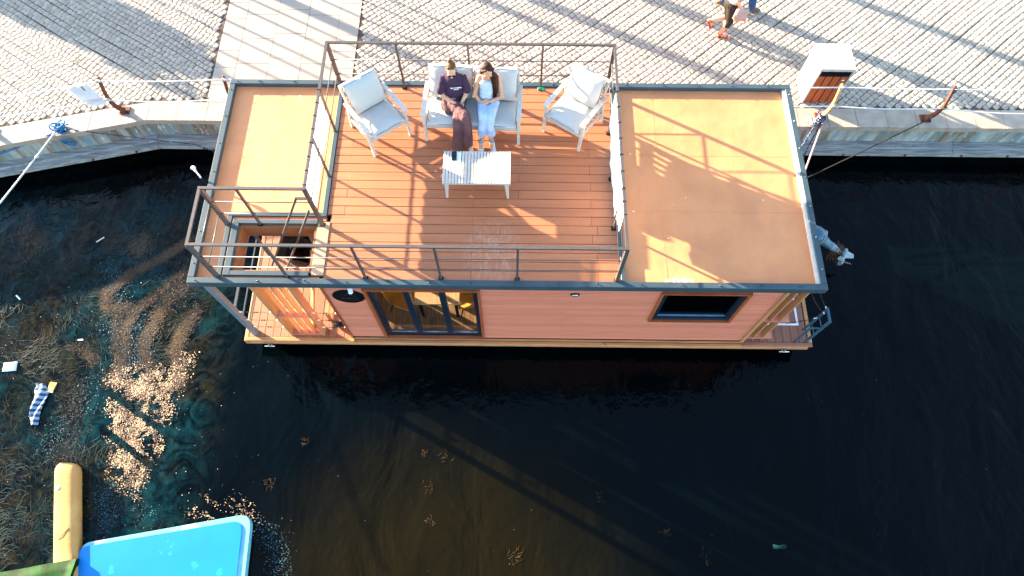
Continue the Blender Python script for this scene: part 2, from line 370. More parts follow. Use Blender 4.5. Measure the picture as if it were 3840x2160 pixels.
# ground under everything, water, quay slab
g = MB().box(-400, 400, -400, 400, -9, -8).build('ground', M('harbour_bed_mud', (.02, .018, .012)), None); kind(g, 'structure')
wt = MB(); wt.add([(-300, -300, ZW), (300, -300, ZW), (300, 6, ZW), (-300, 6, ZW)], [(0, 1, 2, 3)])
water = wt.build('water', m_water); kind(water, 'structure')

KX = -2.48                                  # bend of the quay edge
SL = .237                                   # slope of the left leg
def edge_y(x): return 4.21 if x > KX else 4.21+(x-KX)*SL
def back_y(x): return 4.64 if x > KX-.05 else 4.64+(x-KX+.05)*SL
# quay body
qb = MB()
def leg(y, z0, z1, xa, xb, depth):         # prism following the quay line
    poly = [(xa, edge_y(xa)+y), (KX, edge_y(KX)+y), (xb, edge_y(xb)+y), (xb, edge_y(xb)+y+depth), (KX, edge_y(KX)+y+depth), (xa, edge_y(xa)+y+depth)]
    return poly, z0, z1
poly = [(-60, edge_y(-60)+.05), (KX, 4.26), (90, 4.26), (90, 60), (-60, 60)]
MBq = MB().prism(poly, -8, -2.10)
quay = MBq.build('quay_wall', m_quaywall); kind(quay, 'structure')
pv = MB().prism([(-60, edge_y(-60)+.35), (KX, 4.55), (90, 4.55), (90, 60), (-60, 60)], -2.10, ZQ-.007)
paving = pv.build('quay_paving', m_joint); kind(paving, 'structure')

# coping stones
def coping(xa, xb, left):
    g_ = .004
    P = [(xa+g_, edge_y(xa)), (xb-g_, edge_y(xb)), (xb-g_, back_y(xb)-.006), (xa+g_, back_y(xa)-.006)]
    return MB().prism(P, -2.115, ZQ+random.uniform(-.003, .003))
x = -9.1
while x < 19:
    L = .56+random.uniform(-.01, .01)
    xb = x+L
    if x < KX < xb: xb = KX
    coping(x, xb, x < KX).build('coping_stone', m_coping, paving); x = xb
# far ends of the coping as plain bands
# fender timbers along the foot of the quay wall
def run(y0, y1, z0, z1, xa, xb):
    P = []
    for xx in (xa, KX, xb) if xa < KX < xb else (xa, xb): P.append((xx, edge_y(xx)+y0))
    for xx in (xb, KX, xa) if xa < KX < xb else (xb, xa): P.append((xx, edge_y(xx)+y1))
    return MB().prism(P, z0, z1)
x = -14.
for L in (5.2, 6.32, 4.9, 5.4, 5.2, 5.0, 6.0):
    run(-.09, .045, -2.66, -2.50, x+.006, min(x+L, 22)-.006).build('fender_timber', m_fender, quay)
    run(-.19, -.095, -2.66, -2.56, x+.006, min(x+L, 22)-.006).build('fender_timber', m_fender, quay)
    x += L
for bx in (-5.0, -3.7, -2.9, -1.6, -.9, 10.9, 12.1, 13.2, 14.1):
    y = edge_y(bx)-.195
    MB().tube([(bx, y+.01, -2.61), (bx, y-.02, -2.61)], .022, 8).build('fender_bolt', m_rust, quay)

# paving slabs: kerb strips and three wide columns
cols = [(-1.42, -1.00, .42), (-1.00, -.37, .635), (-.37, .26, .635), (.26, .89, .635), (.89, 1.31, .42)]
for ci, (xa, xb, dy) in enumerate(cols):
    dy = .4225 if ci in (0, 4) else .635
    y = 4.64+(0 if ci in (0, 4) else (.635*.0))-(.18 if ci == 2 else (.32 if ci in (1, 3) else 0))
    while y < 13.8:
        ya, yb = max(y, 4.642), y+dy
        if yb > ya+.05:
            h = ZQ+random.uniform(-.0015, .0015)
            MB().cbox(xa+.003, xb-.003, ya+.003, yb-.003, -2.06, h, .003).build('paving_slab', m_slab, paving)
        y = yb

# the quay far beyond the frame, where single stones are no longer told apart
def far_paving_mat():
    m = bpy.data.materials.new('distant_sett_paving'); m.use_nodes = True; nt = m.node_tree; b = nt.nodes['Principled BSDF']
    tc = nt.nodes.new('ShaderNodeTexCoord'); vo = nt.nodes.new('ShaderNodeTexVoronoi'); vo.feature = 'DISTANCE_TO_EDGE'; vo.inputs['Scale'].default_value = 9.5; vo.inputs['Randomness'].default_value = .35
    nt.links.new(tc.outputs['Object'], vo.inputs['Vector'])
    c = _mix(nt, _ramp(nt, _noise(nt, tc.outputs['Object'], 6, 5), .3, .7), (.40, .34, .28), (.29, .25, .21))
    nt.links.new(_mix(nt, _ramp(nt, vo.outputs['Distance'], .02, .07), (.09, .065, .045), c), b.inputs['Base Color']); b.inputs['Roughness'].default_value = .9
    return m
mfar = far_paving_mat(); fp = MB().box(-60, 90, 13.85, 60, ZQ-.0065, ZQ-.001).box(19.05, 90, 4.7, 13.845, ZQ-.0065, ZQ-.001)
fp.prism([(-60, back_y(-60)+.05), (-11.05, back_y(-11.05)+.05), (-11.05, 13.845), (-60, 13.845)], ZQ-.0065, ZQ-.001).build('distant_paving', mfar, paving)

# granite setts
def setts(x0, x1, y0, y1, ang, pitch, inside):
    ca, sa = math.cos(ang), math.sin(ang)
    cx, cy = (x0+x1)/2, (y0+y1)/2; Rr = math.hypot(x1-x0, y1-y0)/2+.3; n = int(Rr/pitch)
    out = []
    rows = {}
    for j in range(-n, n+1):
        off = RNG.uniform(-.5, .5)*pitch*.7; u = -n*pitch+off; wob = RNG.uniform(0, 6.28)
        while u < n*pitch:
            L = pitch*RNG.uniform(.88, 1.16)
            uu = u+L/2; vv = j*pitch+.018*math.sin(uu*1.7+wob*.2+j*.05)+.03*math.sin(uu*.45+1)
            x = cx+uu*ca-vv*sa; y = cy+uu*sa+vv*ca
            if x0 < x < x1 and y0 < y < y1 and inside(x, y): out.append((x, y, ang+RNG.normal(0, .03), L-.008+RNG.uniform(-.0025, .002), pitch-.0075+RNG.uniform(-.003, .002)))
            u += L
    return out
st = setts(1.33, 19.0, 4.66, 13.8, R(40), .108, lambda x, y: x > 1.37 and y > back_y(x)+.02)
st += setts(-11.0, -1.42, 2.6, 13.8, R(-31.5), .105, lambda x, y: x < -1.47 and y > back_y(x)+.035)
st = np.array(st)
# a sett: 4x4 top grid, chamfer, sides
gu = np.array([-1, -.42, .42, 1.0])
def sett_batch(S, origin=True):
    n = len(S); G = np.stack(np.meshgrid(gu, gu, indexing='xy'), -1).reshape(-1, 2)   # 16
    topx = G[None, :, 0]*(S[:, 3]/2)[:, None]; topy = G[None, :, 1]*(S[:, 4]/2)[:, None]
    rim = (np.abs(G).max(1) > .9)
    cor = (np.abs(G).min(1) > .9)
    shr = np.where(rim, .975, 1.0); topx = topx*shr; topy = topy*shr
    topx = topx+RNG.normal(0, .0028, topx.shape); topy = topy+RNG.normal(0, .0028, topy.shape)
    topx = np.where(cor, topx*.965, topx); topy = np.where(cor, topy*.965, topy)
    tz = RNG.normal(0, .0012, topx.shape)-np.where(rim, .0010, 0)-np.where(cor, .0012, 0)
    tz = tz+RNG.normal(0, .0009, (n, 1))+RNG.normal(0, .008, (n, 1))*topx+RNG.normal(0, .008, (n, 1))*topy
    ring = [0, 1, 2, 3, 7, 11, 15, 14, 13, 12, 8, 4]
    bx, by = topx[:, ring]*1.05, topy[:, ring]*1.05; bz = np.full_like(bx, -.05)
    X = np.concatenate([topx, bx], 1); Y = np.concatenate([topy, by], 1); Z = np.concatenate([tz, bz], 1)
    if origin:
        ca, sa = np.cos(S[:, 2])[:, None], np.sin(S[:, 2])[:, None]
        X, Y = S[:, 0][:, None]+X*ca-Y*sa, S[:, 1][:, None]+X*sa+Y*ca; Z = Z+ZQ
    V = np.stack([X, Y, Z], -1).reshape(-1, 3)
    q = []
    for j in range(3):
        for i in range(3): a = j*4+i; q.append((a, a+1, a+5, a+4))
    for k in range(12):
        l = (k+1) % 12; q.append((ring[k], 16+k, 16+l, ring[l]))
    q = np.array(q); F = (q[None]+np.arange(n)[:, None, None]*28).reshape(-1, 4)
    return V, F
def np_mesh(name, V, F, mat):
    me = bpy.data.meshes.new(name); nf = len(F); k = F.shape[1]
    me.vertices.add(len(V)); me.vertices.foreach_set('co', V.astype(np.float32).ravel())
    me.loops.add(nf*k); me.loops.foreach_set('vertex_index', F.astype(np.int32).ravel())
    me.polygons.add(nf); me.polygons.foreach_set('loop_start', np.arange(0, nf*k, k, dtype=np.int32))
    me.update(calc_edges=True); me.materials.append(mat); return me
d = (st[:, 0]-CAMP[0])**2+(st[:, 1]-CAMP[1])**2
infr = (st[:, 1] > 5.3) | (st[:, 0] < -1.4) | (st[:, 0] > 10.3)
d = np.where(infr, d, 1e9); order = np.argsort(d); near, far = order[:300], order[300:]
V, F = sett_batch(st[far]); o = link('cobblestone_field', np_mesh('cobblestone_field', V, F, m_cobble), paving); kind(o, 'stuff')
variants = []
for k in range(14):
    V, F = sett_batch(np.array([[0, 0, 0, .095, .095]]), False); variants.append(np_mesh('cobblestone', V, F, M('granite_cobble_single', (.41, .35, .285), (.265, .225, .185), scale=45, rough=.9, spec=.15, bump=1.0, bscale=110, vary=.16, detail=6)))
for i in near:
    o = bpy.data.objects.new('cobblestone', variants[i % 14]); C.objects.link(o); o.parent = paving
    o.location = (st[i, 0], st[i, 1], ZQ); o.rotation_euler = (0, 0, st[i, 2]); o.scale = (st[i, 3]/.095, st[i, 4]/.095, 1)
# weeds in the joints and bits of litter on the quay
wd = MB()
for (cx, cy, n) in ((-4.15, 5.62, 26), (-1.5, 4.75, 16), (-1.47, 4.95, 8), (9.6, 4.72, 20), (-2.1, 6.1, 8)):
    for _ in range(n):
        a = random.uniform(0, 6.28); L = random.uniform(.03, .09); x, y = cx+random.gauss(0, .05), cy+random.gauss(0, .04)
        wd.bar((x, y, ZQ), (x+L*math.cos(a), y+L*math.sin(a), ZQ+.02), .006, .002)
kind(wd.build('joint_weeds', M('weed_leaf', (.05, .07, .03)), None), 'stuff')
def litter(x, y, L, W_, a, mat, z=ZQ+.004):
    return MB().cbox(-L/2, L/2, -W_/2, W_/2, 0, .006, .001, Matrix.Translation((x, y, z)) @ Matrix.Rotation(a, 4, 'Z'))
tag(litter(-5.1, 6.05, .13, .03, R(-30), 0).build('paper_scrap', m_paper), 'small white scrap of paper lying in the shade on the left cobbles', 'litter')

# ================================================================== QUAY FURNITURE
def horn_post(bx, by, lean, lab, mat=m_rust, hook=True):
    t = thing('barrier_post', lab, 'post', (bx, by, ZQ), 'curved iron posts of the quay rope barrier')
    mb = MB(); pts = []
    n = 12
    for k in range(n+1):
        u = k/n; z = ZQ+.02+u*.90; off = -.17*math.sin(u*math.pi*.95)*(1-u*.2)+lean*u
        pts.append((bx+off*.0+.02*u, by+off*.9+.05, z))
    for k in range(n):
        u = k/n; wd0 = .085*(1-u*.55)*(1.0 if k else 1.2); wd1 = .085*(1-(k+1)/n*.55)
        mb.bar(pts[k], pts[k+1], .045, wd0, up=(0, 1, 0), w2=.045, h2=wd1)
    mb.build('post_blade', mat, t)
    MB().tube([(bx+.02, pts[-1][1], pts[-1][2]-.01), (bx+.02, pts[-1][1], pts[-1][2]+.035)], [.03, .022], 8).build('post_tip', mat, t)
    MB().box(bx-.08, bx+.1, by-.03, by+.14, ZQ+.001, ZQ+.022).build('base_plate', m_rust, t)
    for dx in (-.055, .075): MB().tube([(bx+dx, by+.0, ZQ+.02), (bx+dx, by+.0, ZQ+.045)], .016, 6).build('bolt', m_black, t)
    return t, pts
posts = {}
posts['a'] = horn_post(-5.30, 3.85, 0, 'rusty curved barrier post cut by the left edge of the photo')[1]
posts['b'] = horn_post(-2.93, 4.36, 0, 'rusty curved barrier post beside the white sheet and left of the houseboat')[1]
posts['c'] = horn_post(-.72, 4.42, 0, 'rusty curved barrier post whose foot hides behind the roof corner')[1]
posts['d'] = horn_post(10.24, 4.38, 0, 'sunlit ochre curved post in front of the white power pedestal', m_ochre)[1]
posts['e'] = horn_post(12.23, 4.36, 0, 'rusty curved barrier post at the right holding the dark mooring line')[1]
posts['f'] = horn_post(15.1, 4.36, 0, 'rusty curved barrier post beyond the right edge')[1]
def rope(name, pts, r, mat, lab, cat='rope', group=None, n=7):
    return tag(MB().tube(pts, r, n).build(name, mat), lab, cat, group)
GR = 'white ropes strung between the quay posts'
def ends(k, lv): p = posts[k][12 if lv else 7]; return Vector(p)+Vector((0, -.035, -.01))
names = dict(ab='left stretch of rope running out of the left edge', bc='stretch of rope between the sheet post and the roof corner',
             cd='stretch of rope passing behind the houseboat', de='stretch of rope between the ochre post and the right post', ef='rightmost stretch of rope')
for a, b in ('ab', 'bc', 'cd', 'de', 'ef'):
    for lv in (1, 0):
        s_ = {'ab': (.05, .02), 'bc': (.035, .075), 'cd': (.12, .14), 'de': (.02, .05), 'ef': (.02, .14)}[a+b][1-lv]
        rope('barrier_rope', sag(ends(a, lv), ends(b, lv), s_, 18), .012, m_rope, ('upper ' if lv else 'lower ')+names[a+b], 'rope', GR, 8)
        # knots at the posts
for k in 'abcdef':
    for lv in (1, 0):
        p = ends(k, lv); mb = MB(); 
        mb.tube([p+Vector((.03*math.cos(t), .0, .03*math.sin(t)))+Vector((0, .01*math.sin(t*2), 0)) for t in np.linspace(0, 6.28, 10)], .011, 6)
        tag(mb.build('rope_knot', m_rope if k != 'e' else m_darkrope), ('top' if lv else 'middle')+' rope lashing on the '+{'a': 'post at the left edge', 'b': 'post by the white sheet', 'c': 'post behind the roof corner', 'd': 'ochre post', 'e': 'rusty post holding the dark line', 'f': 'post beyond the right edge'}[k], 'knot', 'rope lashings on the barrier posts')
# sheet hanging on the ropes
t = thing('notice_sheet', 'blank white laminated sheet hanging on the barrier ropes at the left', 'notice', (-3.25, 4.2, -1.12))
me = MB()
A, B_, C_, D = Vector((-3.42, 4.19, -1.10)), Vector((-3.06, 4.25, -1.09)), Vector((-3.02, 4.30, -1.63)), Vector((-3.40, 4.25, -1.65))
n = 6
V = []
for j in range(n+1):
    for i in range(n+1):
        u, v_ = i/n, j/n; p = A.lerp(B_, u).lerp(D.lerp(C_, u), v_); p.y -= .03*math.sin(u*3)*v_; V.append(p)
V2 = [p+Vector((0, .003, 0)) for p in V]; N1 = len(V)
F = [(j*7+i, j*7+i+1, (j+1)*7+i+1, (j+1)*7+i) for j in range(n) for i in range(n)]
me.add(V+V2, F+[tuple(N1+k for k in reversed(f)) for f in F], True).build('sheet', m_paper, t)
MB().bar((-3.17, 4.205, -1.07), (-3.16, 4.215, -1.18), .012).build('clip', m_black, t)

# power pedestal
t = thing('power_pedestal', 'white concrete service pedestal with dark red slatted front behind the ochre post', 'pedestal', (10.25, 5.05, ZQ))
px0, px1, py0, py1, zt = 9.96, 10.58, 4.76, 5.36, -1.07
m_conc = M('white_speckled_concrete', (.42, .385, .34), (.33, .30, .27), scale=14, rough=.8, bump=.2, spots=(16, .66, (.28, .26, .25)))
mb = MB().box(px0, px0+.03, py0, py1, ZQ, zt-.06); mb.box(px1-.03, px1, py0, py1, ZQ, zt-.06); mb.box(px0+.03, px1-.03, py1-.03, py1, ZQ, zt-.06)
mb.build('cabinet', m_conc, t)
MB().cbox(px0-.004, px1+.004, py0-.004, py1+.004, zt-.058, zt, .008).build('cap', m_conc, t)
MB().box(px0+.032, px1-.032, py0+.03, py0+.06, ZQ, zt-.065).build('back_panel', m_black, t)
for k in range(4):
    xa = px0+.035+k*.1375
    MB().box(xa, xa+.118, py0+.002, py0+.022, ZQ+.03, zt-.20).build('slat', m_darkwood, t)
MB().box(px0+.05, px1-.05, py0+.004, py0+.026, zt-.185, zt-.085).build('socket_hood', m_phone, t)
MB().tube([(px1-.12, py0-.0, zt-.28), (px1-.12, py0-.02, zt-.28)], .028, 10).build('lock', m_steel, t)

# blue mooring ropes piled on the coping at the left
t = thing('mooring_line', 'tangle of blue rope heaped on a cleat at the quay edge', 'rope', (-3.98, 3.95, ZQ))
mb = MB()
for k in range(9):
    c = Vector((-3.98+random.gauss(0, .025), 3.93+random.gauss(0, .03), ZQ+.04+k*.016)); ax = random.uniform(.07, .12); ay = random.uniform(.05, .10); ph = random.uniform(0, 6)
    tilt = random.uniform(-.5, .5)
    mb.tube([c+Vector((ax*math.cos(a), ay*math.sin(a), .05*math.sin(a+ph)+tilt*.06*math.cos(a))) for a in np.linspace(0, 6.28*1.1, 20)], .013, 6)
mb.build('rope_heap', m_bluerope, t)
mb = MB()
for k in range(5):
    c = Vector((-3.92+random.gauss(0, .012), edge_y(-3.9)-.05-k*.008, ZQ-.16)); ax = (.055, .075, .09, .10, .112)[k]
    mb.tube([c+Vector((ax*math.cos(a), -.03*math.sin(a), .5*ax+ax*1.3*math.sin(a)-.05)) for a in np.linspace(0, 6.28, 20)], .007, 6)
mb.build('hanging_coil', m_bluerope, t)
MB().box(-4.07, -3.89, 3.90, 3.96, ZQ, ZQ+.05).build('cleat', m_rust, t)
rope('mooring_rope', sag((-4.0, 3.9, -1.93), (-5.9, 3.35, -2.35), .03), .014, m_bluerope, 'blue rope running left from the tangle along the quay wall')
rope('mooring_rope', sag((-3.9, 3.95, -1.95), (-1.75, 4.0, -2.46), .02, 12)+sag((-1.75, 4.0, -2.46), (.2, 3.35, -2.40), .05, 12)[1:], .010, m_navyrope, 'thin navy line from the blue tangle to the back corner of the houseboat')
rope('mooring_rope', sag((-4.02, 3.88, -1.9), (-4.6, .3, -1.15), .04, 20), .014, m_rope, 'weathered white mooring rope slanting down from the blue tangle to the lower left')
mb = MB()
for k in range(14):
    u = random.uniform(.15, .85); p = Vector((-4.02, 3.88, -1.9)).lerp(Vector((-4.6, .3, -1.15)), u)
    mb.ell(p+Vector((random.uniform(-.02, .02), 0, -.03)), (.018, .025, .015), nu=6, nv=4)
kind(mb.build('rope_barnacles', m_rope), 'stuff')
# ropes at the ochre post
t = thing('rope_bundle', 'knotted navy, grey and pink ropes lashed at the foot of the ochre post', 'rope', (10.24, 4.35, ZQ))
mb = MB()
for k in range(6):
    c = Vector((10.20+random.gauss(0, .02), 4.30+random.gauss(0, .02), ZQ+.06+k*.03)); r_ = random.uniform(.05, .08)
    mb.tube([c+Vector((r_*math.cos(a), r_*math.sin(a), .02*math.sin(2*a))) for a in np.linspace(0, 6.28, 16)], .014, 6)
mb.build('navy_turns', m_navyrope, t)
mb = MB()
for k in range(8):
    a0 = random.uniform(0, 6.28); c = Vector((10.06+random.gauss(0, .03), 4.32+random.gauss(0, .03), ZQ+.05))
    mb.tube([c+Vector((.05*math.cos(a+a0), .05*math.sin(a+a0), .03*math.sin(3*a))) for a in np.linspace(0, 4, 8)], .010, 5)
mb.build('grey_frayed_end', m_rope, t)
MB().tube([Vector((10.16, 4.36, ZQ+.02)), Vector((10.2, 4.34, ZQ+.16)), Vector((10.26, 4.33, ZQ+.27))], .022, 7).build('white_tape', m_rope, t)
rope('mooring_rope', sag((10.16, 4.28, -1.95), (9.45, 3.2, -2.35), .03), .018, m_navyrope, 'thick navy and white mooring rope from the ochre post to the houseboat')
rope('mooring_rope', sag((10.24, 4.27, -1.97), (9.5, 2.9, -2.55), .10), .014, m_navyrope, 'slack navy rope hanging behind the pink one by the ochre post')
rope('mooring_rope', sag((10.27, 4.27, -1.95), (9.55, 2.55, -2.35), .05), .016, m_redrope, 'pink and white mooring rope dropping from the ochre post')
rope('mooring_rope', sag((12.2, 4.27, -1.8), (9.58, 3.1, -2.35), .02), .011, m_darkrope, 'dark mooring line from the right rusty post to the houseboat stern')

# ================================================================== HOUSEBOAT
ZD = -2.45
boat = thing('houseboat', 'orange timber houseboat with railed roof terrace moored beside the quay', 'houseboat', (4.4, 1.75, ZW))
def P(name, mb, mat, parent=boat): return mb.build(name, mat, parent)
W, D = 8.8, 3.51
HX0, HX1, HY0, HY1 = .57, 1.68, .19, .93        # roof hatch
rb = MB()
for a in ((.05, HX0, .05, D-.05), (HX1, W-.05, .05, D-.05), (HX0, HX1, .05, HY0), (HX0, HX1, HY1, D-.05)): rb.box(max(a[0], .09), min(a[1], W-.09), max(a[2], .125), a[3]-.05 if a[3] > 3 else a[3], -.30, -.10)
roof = P('roof_slab', rb, m_woodx)
# hatch lining boards
m_lin = M('shaded_brown_lining', (.27, .11, .04), (.20, .075, .028), scale=4, rough=.5, stretch=(.4, 3, 3))  # darker copy of the larch with the hatch's shade put in
for a in ((HX0, HX1, HY1-.03, HY1), (HX0, HX1, HY0, HY0+.03), (HX0, HX0+.03, HY0+.03, HY1-.03), (HX1-.03, HX1, HY0+.03, HY1-.03)):
    P('hatch_lining', MB().box(a[0], a[1], a[2], a[3], -.32, -.035), m_lin, roof)
mem = MB().box(.085, 1.735, 1.10, D-.085, -.099, -.078); mem.box(.085, .385, .085, 1.10, -.099, -.078)
P('roof_membrane', mem, m_memb, roof)
P('roof_membrane', MB().box(6.03, W-.085, .085, D-.085, -.099, -.078), m_memb, roof)
for a in ((6.60, 6.635, .086, D-.086), (6.036, W-.09, 2.20, 2.225), (6.036, W-.09, 1.24, 1.262)):
    P('membrane_seam', MB().box(a[0], a[1], a[2], a[3], -.0778, -.0765+(.0003 if a[1]-a[0] > 1 else 0)), m_memb, roof)
for a in ((.09, 1.73, 1.32, 1.345), (.09, 1.73, 2.35, 2.37)):
    P('membrane_seam', MB().box(a[0], a[1], a[2], a[3], -.0778, -.0765), m_memb, roof)
# parapet trim
tr = MB().cbox(0, W, 0, .088, -.135, 0, .006); front_trim = P('roof_trim', tr, m_trim)
back_trim = P('roof_trim', MB().cbox(0, W, D-.088, D, -.135, 0, .006), m_trim)
left_trim = P('roof_trim', MB().cbox(0, .088, .0885, D-.0885, -.135, -.001, .006), m_trim)
right_trim = P('roof_trim', MB().cbox(W-.088, W, .0885, D-.0885, -.135, -.001, .006), m_trim)
P('trim_lip', MB().box(W-.125, W-.0885, .09, D-.09, -.09, -.02), m_white, right_trim)
P('inner_trim', MB().cbox(1.735, 1.80, 1.06, D-.09, -.098, -.003, .004), m_trim, roof)
P('inner_trim', MB().cbox(.385, 1.734, 1.06, 1.125, -.098, -.004, .004), m_trim, roof)
P('inner_trim', MB().cbox(.385, .45, .09, 1.0595, -.098, -.005, .004), m_trim, roof)
P('inner_trim', MB().cbox(5.975, 6.03, .09, D-.09, -.098, -.003, .004), m_trim, roof)
P('hatch_trim', MB().cbox(.48, 1.69, .93, .995, -.098, .012, .004), m_trim, roof)
P('hatch_trim', MB().cbox(.48, .569, .12, .929, -.098, .013, .004), m_trim, roof)
P('hatch_trim', MB().cbox(.57, 1.66, .12, .189, -.098, .011, .004), m_trim, roof)
P('landing_plate', MB().cbox(1.69, 1.86, .14, .975, -.098, -.012, .003), M('sand_plastic_panel', (.50, .29, .165), rough=.5), roof)
# screws on the trims
xs = [.12, .45, 1.0, 1.62, 2.2, 2.75, 3.35, 3.9, 4.5, 5.1, 5.65, 6.25, 6.8, 7.35, 7.9, 8.45]
for i, x in enumerate(xs):
    for y, tp in ((.045+random.uniform(-.01, .01), front_trim), (D-.045, back_trim)):
        P('screw', MB().tube([(x+random.uniform(-.05, .05), y, 0), (x, y-.004, .022)], .008, 5), m_screw, tp)
for i in range(7):
    y = .3+i*.5
    P('screw', MB().tube([(.045, y, 0), (.047, y, .022)], .008, 5), m_screw, left_trim); P('screw', MB().tube([(W-.045, y, 0), (W-.045, y, .02)], .007, 5), m_steel, right_trim)

# terrace boards
terr = P('terrace_frame', MB().box(1.801, 5.974, .089, D-.089, -.099, -.075), m_black, roof)
y = .092; row = 0; pitch = .1448; jl = [2.10, 2.02, 2.06]; 
while y < D-.1:
    y1 = min(y+pitch-.007, D-.091)
    if row % 2 == 0: cuts = [1.803, 3.9, 5.60 if row > 3 else 5.66, 5.972]
    else: cuts = [1.803, 2.05, 4.55, 5.972]
    if y < 1.04 and row % 2: cuts = [1.862 if .12 < y < .98 else 1.803, 4.3, 5.68, 5.972]
    elif y < .98: cuts[0] = 1.862
    for a, b in zip(cuts[:-1], cuts[1:]):
        P('deck_board', MB().cbox(a+.0015, b-.0015, y, y1, -.074, -.022+random.uniform(-.0015, .0015), .003), m_deck, terr)
    y += pitch; row += 1
for a in ((.452, 1.2, 1.0, 1.057), (1.203, 1.80, 1.0, 1.057), (.452, 1.3, .0905, .117), (1.303, 1.80, .0905, .117), (.452, .477, .12, .997)):
    P('deck_board', MB().box(a[0], a[1], a[2], a[3], -.098, -.024), m_deck, roof)

# ---- railing
H0 = .945
RX0, RX1, RY0, RY1, RXS, RYM = 1.76, 5.91, .11, 3.385, .40, .93
rail_pts = [(RXS, RYM), (RX0, RYM), (RX0, RY1), (RX1, RY1), (RX1, RY0), (RXS, RY0), (RXS, RYM)]
segs = [('a', rail_pts[i], rail_pts[i+1]) for i in range(6)]
rm = MB(); ww = .037
for _, a, b in segs:
    d_ = Vector((b[0]-a[0], b[1]-a[1], 0)).normalized()*(ww/2)
    e = .0 if a[0] == b[0] else 1
    A_ = Vector((a[0], a[1], H0+(.002 if e else 0))); B2 = Vector((b[0], b[1], H0+(.002 if e else 0)))
    rm.bar(A_-(d_ if e else -d_), B2+(d_ if e else -d_), ww, .028)
railing = P('railing', rm, m_rail)
for _, a, b in segs:
    for z in (.31, .62):
        P('rail_bar', MB().tube([(a[0], a[1], z-.02), (b[0], b[1], z-.02)], .0085, 6), m_rail, railing)
pposts = [(RXS, RY0), (1.37, RY0), (2.45, RY0), (3.49, RY0), (4.54, RY0), (RX1, RY0), (RX1, .92), (RX1, 1.74), (RX1, 2.56), (RX1, RY1),
          (4.88, RY1), (3.79, RY1), (2.75, RY1), (RX0, RY1), (RX0, 2.54), (RX0, 1.74), (RX0, RYM), (.87, RYM), (RXS, RYM)]
for i, (x, y) in enumerate(pposts):
    corner = (x, y) in ((RXS, RY0), (RX1, RY0), (RX1, RY1), (RX0, RY1), (RX0, RYM), (RXS, RYM))
    ps = .05 if corner else .03
    pp = P('rail_post', MB().box(x-ps/2, x+ps/2, y-ps/2, y+ps/2, -.02, H0-.015), m_rail, railing)
    MBf = MB().box(x-.035, x+.035, y-.03, y+.03, -.022, -.008); P('post_foot', MBf, m_black, pp)
# stair hand rails going down the hatch
hr = P('hand_rail', MB().bar((1.67, .80, .93), (.70, .80, -1.12), .03).bar((1.67, .80, .93), (1.80, .80, .93), .03), m_rail, railing)
P('hand_rail', MB().bar((1.745, .80, .60), (.80, .80, -1.45), .03), m_rail, railing)
P('stair_string', MB().bar((1.58, .62, -.30), (1.05, .30, -2.44), .10, .03), m_wood, boat)

# ---- banners on both side rails
def banner(x, ya, yb, z0, z1, nb):
    mb = MB(); nu, nv = 28, 10; V = []; F = []
    for j in range(nv+1):
        for i in range(nu+1):
            u, v_ = i/nu, j/nv; yy = ya+(yb-ya)*u; zz = z0+(z1-z0)*v_
            V.append((x+.012*math.sin(u*9+v_*2)*(1-v_)+.006*math.sin(u*31), yy, zz-.012*math.sin(u*math.pi*nb)**2*(1-v_)))
    F = [(j*(nu+1)+i, j*(nu+1)+i+1, (j+1)*(nu+1)+i+1, (j+1)*(nu+1)+i) for j in range(nv) for i in range(nu)]
    mb.add(V, F, True); b = P('wind_banner', mb, m_banner, railing)
    for k in range(nb+1):
        yy = ya+(yb-ya)*k/nb
        P('cable_tie', MB().box(x-.004, x+.045, yy-.003, yy+.003, z1-.01, H0+.019), m_black, b)
    return b
banner(RX0-.022, .99, 2.53, .345, H0-.02, 7)
banner(RX1-.022, .99, 2.55, .20, H0-.02, 6)
banner(RX1-.022, .60, .985, .47, H0-.02, 2)
# green cord and dark tarp at the back posts
tag(MB().tube([(4.88+.05*math.cos(a)*(.5+.05*a), 3.34+.02*math.sin(a*2), .02+.035*abs(math.sin(a*1.3))) for a in np.linspace(0, 14, 40)], .008, 6).build('cord_tangle', M('green_cord', (.0, .22, .10))), 'bright green cord knotted round the foot of a back railing post', 'cord')
tag(MB().ell((1.84, 3.37, .05), (.07, .04, .09)).ell((1.86, 3.33, .0), (.05, .03, .05)).build('navy_cloth', M('navy_cloth', (.01, .04, .10), rough=.9, bump=.6, bscale=20)), 'dark navy cloth bundled at the foot of the back left railing corner', 'cloth')
# bundle under the hatch right corner and antenna on the roof edge
t = thing('roof_antenna', 'small antenna with a pale pink globe on the left roof edge', 'antenna', (0, 1.62, -.05))
MB().bar((.02, 1.55, -.05), (-.10, 1.66, .02), .025).build('bracket', m_black, t)
MB().tube([(-.10, 1.66, .0), (-.155, 1.72, .09), (-.16, 1.725, .13)], [.014, .014, .018], 7).build('stem', m_white_plastic, t)
MB().ell((-.17, 1.74, .17), (.035, .035, .035)).build('globe', M('pink_white_globe', (.75, .55, .52), rough=.3), t)

